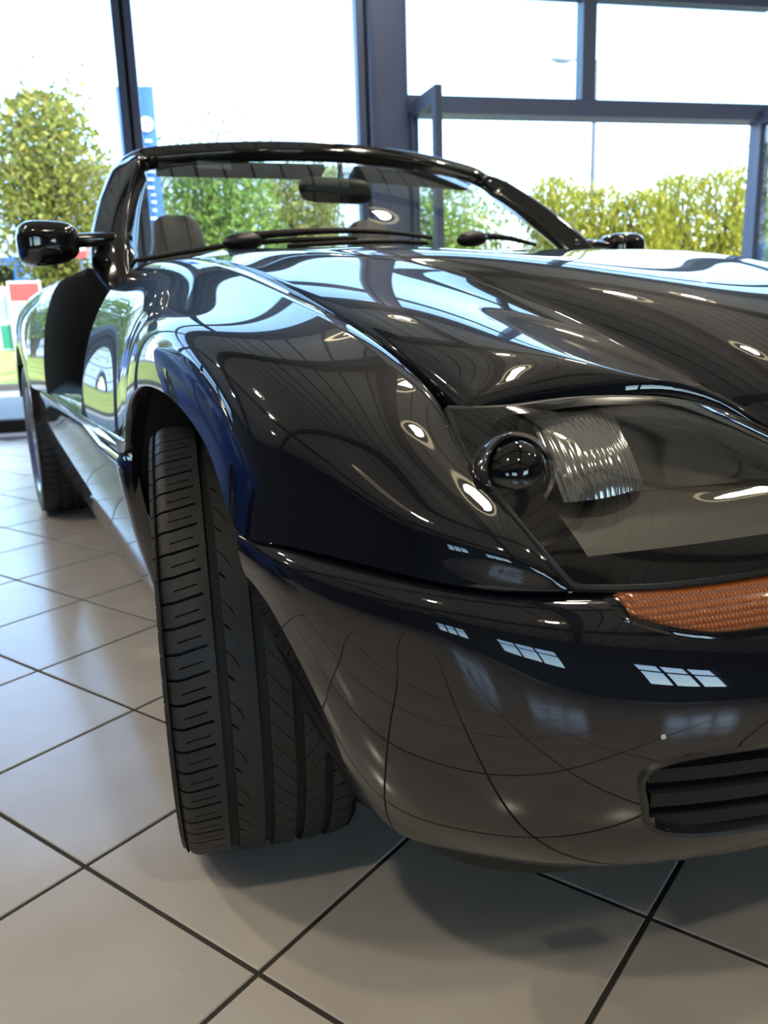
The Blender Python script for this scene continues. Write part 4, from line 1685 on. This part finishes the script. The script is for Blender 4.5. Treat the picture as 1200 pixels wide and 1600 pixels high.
def plant(name, pos, height, rad, nleaf, leaf, m, label, cat, group, trunk=.25, upright=.0, seed=1, low=.12, ragged=.25, nb=9, full=.6, onb=.55):
    """Tree or shrub: leafy clumps on branches, every leaf its own small blade."""
    r = np.random.default_rng(seed)
    root = tag(empty(name, pos), label, cat, group)
    tr = MB()
    tips = []
    for k in range(nb):
        a = r.uniform(0, 2 * math.pi)
        top = r.uniform(.55, 1.0) * height
        rr = rad * r.uniform(.15, .75)
        p0 = np.array([r.normal(0, .05), r.normal(0, .05), 0.0])
        p1 = np.array([rr * .35 * math.cos(a), rr * .35 * math.sin(a), top * .45])
        p2 = np.array([rr * math.cos(a), rr * math.sin(a), top])
        c = curve([p0, p1, p2], 8)
        tr.tube(c, np.linspace(height * .012, height * .003, 8), 6)
        tips.append(c)
    tr.obj('branches', BARK, root)
    V, Fc = np.zeros((nleaf * 4, 3)), []
    for k in range(nleaf):
        u = r.uniform(0, 1)
        # clumps: points near branches and inside the crown's egg shape
        c = tips[r.integers(nb)]
        base = c[r.integers(2, 8)]
        z = low * height + (height * (1 - low)) * (r.uniform(0, 1) ** .85)
        a = r.uniform(0, 2 * math.pi)
        prof = math.sin(min(1, max(0, (z / height - low * .6) / (1 - low * .6))) ** .7 * math.pi) ** full
        rr = rad * prof * math.sqrt(r.uniform(0.05, 1))
        p = np.array([rr * math.cos(a), rr * math.sin(a), z])
        if r.uniform() < onb:
            p = base + r.normal(0, rad * ragged * .8, 3) * np.array([1, 1, 1.1])
            p[2] = max(p[2], low * height * .6)
        d = r.normal(0, 1, 3)
        d[2] = abs(d[2]) * .6 + upright
        d /= np.linalg.norm(d)
        w = np.cross(d, r.normal(0, 1, 3))
        w /= np.linalg.norm(w) + 1e-9
        L = leaf * r.uniform(.6, 1.4)
        W = L * (.5 - .28 * min(1, upright))
        V[k * 4:k * 4 + 4] = [p, p + d * L * .5 + w * W * .5, p + d * L, p + d * L * .5 - w * W * .5]
        Fc.append((k * 4, k * 4 + 1, k * 4 + 2, k * 4 + 3))
    lv = mobj('foliage', V, Fc, m, root, smooth=False)
    lv['kind'] = 'stuff'
    return root


TREES = [(-3.30, 12.2, 4.75, 1.55, 12500, .15, LEAF_O, .34, 'large olive yellow tree at the far left above the door mirror'),
         (-1.95, 15.8, 3.7, 1.45, 8000, .15, LEAF_Y, .20, 'low yellow green tree just left of the windscreen pillar'),
         (-.05, 12.4, 3.85, 1.65, 11000, .14, LEAF_G, .06, 'bushy green tree seen through the left half of the windscreen'),
         (2.15, 16.2, 4.1, 1.5, 9500, .14, LEAF_O, .06, 'olive tree seen through the middle of the windscreen'),
         (3.45, 18.8, 4.9, .75, 900, .15, LEAF_G, .10, 'thin sparse tree with bare tips left of the steel column'),
         (5.35, 13.0, 3.3, 1.35, 7000, .14, LEAF_G, .06, 'dark green tree seen through the right edge of the windscreen'),
         (-7.4, 12.6, 4.9, 1.6, 6000, .17, LEAF_G, .25, 'green tree mirrored in the rear of the front wing'),
         (-11.4, 12.8, 5.2, 1.7, 6000, .17, LEAF_O, .25, 'olive tree farthest along the lawn, mirrored in the roadster flank')]
for k, (s, d, h, rd_, nl, lf, m, lw, lab) in enumerate(TREES):
    plant('tree', FP(s, d, .45), h, rd_, nl, lf, m, lab, 'tree', 'trees beyond the lawn', seed=3 + k, low=lw, nb=20, ragged=.24, full=.42, onb=.68, upright=.25)
hs = [(4.25, 6.9, 2.35, LEAF_G, 'loose wispy shrub at the left end of the hedge by the car mirror'),
      (4.95, 6.2, 2.60, LEAF_Y, 'yellow green shrub with upright shoots left of the lamp post'),
      (5.70, 6.4, 2.50, LEAF_Y, 'yellow shrub directly behind the lamp post'),
      (6.45, 6.2, 2.40, LEAF_Y, 'bright yellow shrub in the middle of the hedge'),
      (7.20, 6.4, 2.70, LEAF_Y, 'dense bright yellow shrub right of the hedge middle'),
      (7.95, 6.2, 2.75, LEAF_Y, 'tall bright yellow shrub beside the right glass door'),
      (8.75, 6.4, 2.6, LEAF_G, 'green shrub seen through the right glass door leaf')]
for k, (s, d, h, m, lab) in enumerate(hs):
    plant('shrub', FP(s, d, .09), h * 1.0, .60, 6400 if k else 1300, .13, m, lab, 'shrub', 'hedge of shrubs along the forecourt', seed=20 + k, low=.02, upright=1.1, ragged=.26, nb=22, full=.16)

# street lamp
SL_POS = FP(14.49, 24.0, .5)
sl = tag(empty('street_lamp', SL_POS), 'tall grey street lamp with one arm above the hedge', 'street lamp')
LAMP_STEEL = mat('galvanised_steel', (.10, .115, .14), .6, metal=.0, var=.1)
MB().tube([(0, 0, 0), (0, 0, 4.6), (0, 0, 9.2)], [.14, .11, .085], 10).obj('pole', LAMP_STEEL, sl)
arm_d = -FE * .97
MB().tube([(0, 0, 9.15), tuple(arm_d * .5 + np.array([0, 0, 9.18])), tuple(arm_d * 1.05 + np.array([0, 0, 9.2]))], .04, 8).obj('arm', LAMP_STEEL, sl)
rows = []
for u in np.linspace(0, 1, 12):
    k = math.sin(max(.03, min(.97, u)) * math.pi) ** .5
    rows.append([arm_d * (.95 + .85 * u) + np.array([0, 0, 9.18]) + FN * .17 * k * math.cos(a) + np.array([0, 0, .13 * k * math.sin(a)]) for a in np.linspace(0, 2 * math.pi, 14, endpoint=False)])
MB().grid(np.array(rows), close_v=True).obj('lamp_head', mat('pale_lamp_head', (.22, .24, .27), .4, var=.08), sl)

# banner flags
FLAG_BLUE = mat('banner_cloth', (.045, .13, .42), .8, var=.08, vscale=3)
FLAG_MARK = mat('banner_print', (.80, .80, .82), .8, var=.04)
FLAG_RED = mat('banner_red_print', (.60, .12, .14), .8, var=.1)
POLE_W = mat('white_pole', (.75, .76, .76), .4, var=.05)


def banner(pos, label, w=.62, h=3.3, top=4.45):
    root = tag(empty('banner_flag', pos), label, 'flag', 'blue banner flags on white poles')
    MB().tube([(0, 0, 0), (0, 0, top + .06)], .045, 10).obj('pole', POLE_W, root)
    MB().tube([(0, 0, top), tuple(FE * (w + .1) + np.array([0, 0, top]))], .018, 8).obj('arm', POLE_W, root)
    P = []
    for u in np.linspace(0, 1, 16):
        P.append([FE * (.10 + u * w) + FN * (.05 * math.sin(u * 5 + v * 3)) + np.array([0, 0, top - .02 - h * v]) for v in np.linspace(0, 1, 30)])
    MB().grid(np.array(P)).obj('cloth', FLAG_BLUE, root)
    # round emblem: white disc with a small red and blue mark
    cx_, cz_ = .10 + w * .74, top - .62
    o_ = FN * -.075
    disc = [FE * (cx_ + .12 * math.cos(t)) + o_ + np.array([0, 0, cz_ + .12 * math.sin(t)]) for t in np.linspace(0, 2 * math.pi, 24, endpoint=False)]
    MB().add(disc, [tuple(range(24))]).obj('emblem', FLAG_MARK, root, smooth=False)
    MB().box(FE * cx_ + o_ * 1.06 + np.array([0, 0, cz_ + .02]), (.10, .004, .045), axes=FAX).obj('emblem_mark', FLAG_RED, root, smooth=False)
    # vertical lettering: strokes of a word set sideways down the cloth
    r = np.random.default_rng(5)
    lt = MB()
    z = cz_ - .22
    for k in range(11):
        hgt_ = r.uniform(.05, .10)
        lt.box(FE * (cx_ + r.uniform(-.02, .02)) + o_ + np.array([0, 0, z - hgt_ / 2]), (r.uniform(.06, .15), .004, hgt_ * .45), axes=FAX)
        z -= hgt_ + .045
    lt.obj('lettering', FLAG_MARK, root, smooth=False)
    return root


banner(FP(-1.80, 9.3, .25), 'blue banner flag with white roundel behind the left mullion')
banner(FP(3.48, 14.5, .5), 'blue banner flag half hidden by the thick steel column', w=.8, h=4.0, top=5.2)

# roadside clutter at the far left
RED = mat('red_print', (.62, .07, .06), .55, var=.1)
WHITE = mat('white_sheet', (.78, .78, .77), .6, var=.05)
TEAL = mat('green_print', (.03, .22, .12), .6, var=.1)
GREYP = mat('grey_print', (.30, .33, .33), .6, var=.3, vscale=6)


def board(pos, w, h, label, strips, z0=.1):
    root = tag(empty('sign_board', pos), label, 'sign')
    MB().box(np.array([0, 0, z0 + h / 2]), (w, .05, h), axes=FAX).obj('panel', WHITE, root, smooth=False)
    for (x0, x1, za, zb, m) in strips:
        MB().box(FE * ((x0 + x1) / 2 - w / 2) - FN * .028 + np.array([0, 0, z0 + (za + zb) / 2]), (x1 - x0, .006, zb - za), axes=FAX).obj('printed_field', m, root, smooth=False)
    for x in (-w * .4, w * .4):
        MB().box(FE * x + np.array([0, 0, z0 / 2]), (.05, .05, z0), axes=FAX).obj('post', LAMP_STEEL, root, smooth=False)
    return root


board(FP(-3.74, 10.4, .345), .58, 1.24, 'red and white poster board at the edge of the lawn',
      [(.03, .55, .88, 1.20, RED), (.12, .46, .36, .82, GREYP), (.16, .36, .10, .28, RED)], z0=.02)
MB_ = board(FP(-4.36, 10.5, .345), .60, 1.15, 'pale poster board with green corner left of the red one',
            [(.34, .56, .55, .98, GREYP), (.40, .58, .02, .46, TEAL)], z0=.02)
rs = tag(empty('road_sign', FP(-2.64, 10.0, .32)), 'round red road sign on a grey post under the door mirror', 'sign')
MB().tube([(0, 0, 0), (0, 0, 1.95)], .03, 8).obj('post', LAMP_STEEL, rs)
rd = [FN * -.04 + FE * .17 * math.cos(t) + np.array([0, 0, 1.80 + .17 * math.sin(t)]) for t in np.linspace(0, 2 * math.pi, 24, endpoint=False)]
MB().add(rd + [p + FN * .03 for p in rd], [tuple(range(24)), tuple(range(24, 48))[::-1]] + [(i, (i + 1) % 24, 24 + (i + 1) % 24, 24 + i) for i in range(24)]).obj('disc', RED, rs, smooth=False)
MB().box(FN * -.05 + np.array([0, 0, 1.80]), (.22, .006, .06), axes=FAX).obj('bar', WHITE, rs, smooth=False)
fn_ = tag(empty('railing', FP(-10.2, 14.9, .5)), 'grey metal railing running behind the poster boards', 'railing')
for k in range(14):
    MB().box(FE * (k * .9 - 6) + np.array([0, 0, .6]), (.05, .05, 1.2), axes=FAX).obj('post', LAMP_STEEL, fn_, smooth=False)
for z in (.45, 1.15):
    MB().box(FE * 0 + np.array([0, 0, z]), (12.6, .04, .05), axes=FAX).obj('rail', LAMP_STEEL, fn_, smooth=False)
VAN_BLUE = mat('blue_van_paint', (.05, .14, .45), .3, coat=.5, var=.05)


def van(pos, label, m):
    root = tag(empty('van', pos), label, 'van')
    prof = [(-2.3, .35), (-2.3, 1.15), (-1.6, 1.3), (-1.0, 2.05), (2.2, 2.1), (2.3, 1.9), (2.3, .35)]
    A = [FE * x - FN * .9 + np.array([0, 0, z]) for x, z in prof]
    B = [FE * x + FN * .9 + np.array([0, 0, z]) for x, z in prof]
    n = len(prof)
    MB().add(A + B, [tuple(range(n)), tuple(range(n, 2 * n))[::-1]] + [(i, (i + 1) % n, n + (i + 1) % n, n + i) for i in range(n)]).obj('body', m, root, smooth=False)
    for x0, x1 in ((-1.45, -.35), (-.2, .9), (1.05, 2.05)):
        MB().box(FE * (x0 + x1) / 2 - FN * .905 + np.array([0, 0, 1.62]), (x1 - x0, .02, .55), axes=FAX).obj('window', BLACK_GLOSS, root, smooth=False)
    for x in (-1.5, 1.45):
        MB().lathe([(.0001, -.1), (.2, -.1), (.33, -.08), (.33, .12), (.0001, .12)], 28, FE * x - FN * .85 + np.array([0, 0, .33]), FN).obj('wheel', RUBBER, root)
    return root


van(FP(-7.3, 18.6, .5), 'blue van parked behind the far left poster board', VAN_BLUE)
van(FP(3.6, 23.5, .5), 'blue van parked far behind the trees, seen through the windscreen', VAN_BLUE)
wh = tag(empty('warehouse', FP(-3, 42, .5)), 'long pale blue warehouse far behind the trees', 'building')
MB().box(np.array([0, 0, 3.7]), (34, 10, 7.4), axes=FAX).obj('wall', mat('pale_blue_cladding', (.42, .50, .60), .7, var=.06, vscale=2), wh, smooth=False)
MB().box(np.array([0, 0, 7.55]), (34.6, 10.6, .3), axes=FAX).obj('roof_edge', mat('grey_roof_edge', (.25, .27, .3), .7, var=.1), wh, smooth=False)
for k in range(7):
    MB().box(FE * (-14 + k * 4.6) - FN * 5.02 + np.array([0, 0, 1.7]), (2.8, .06, 2.4), axes=FAX).obj('loading_door', GREYP, wh, smooth=False)
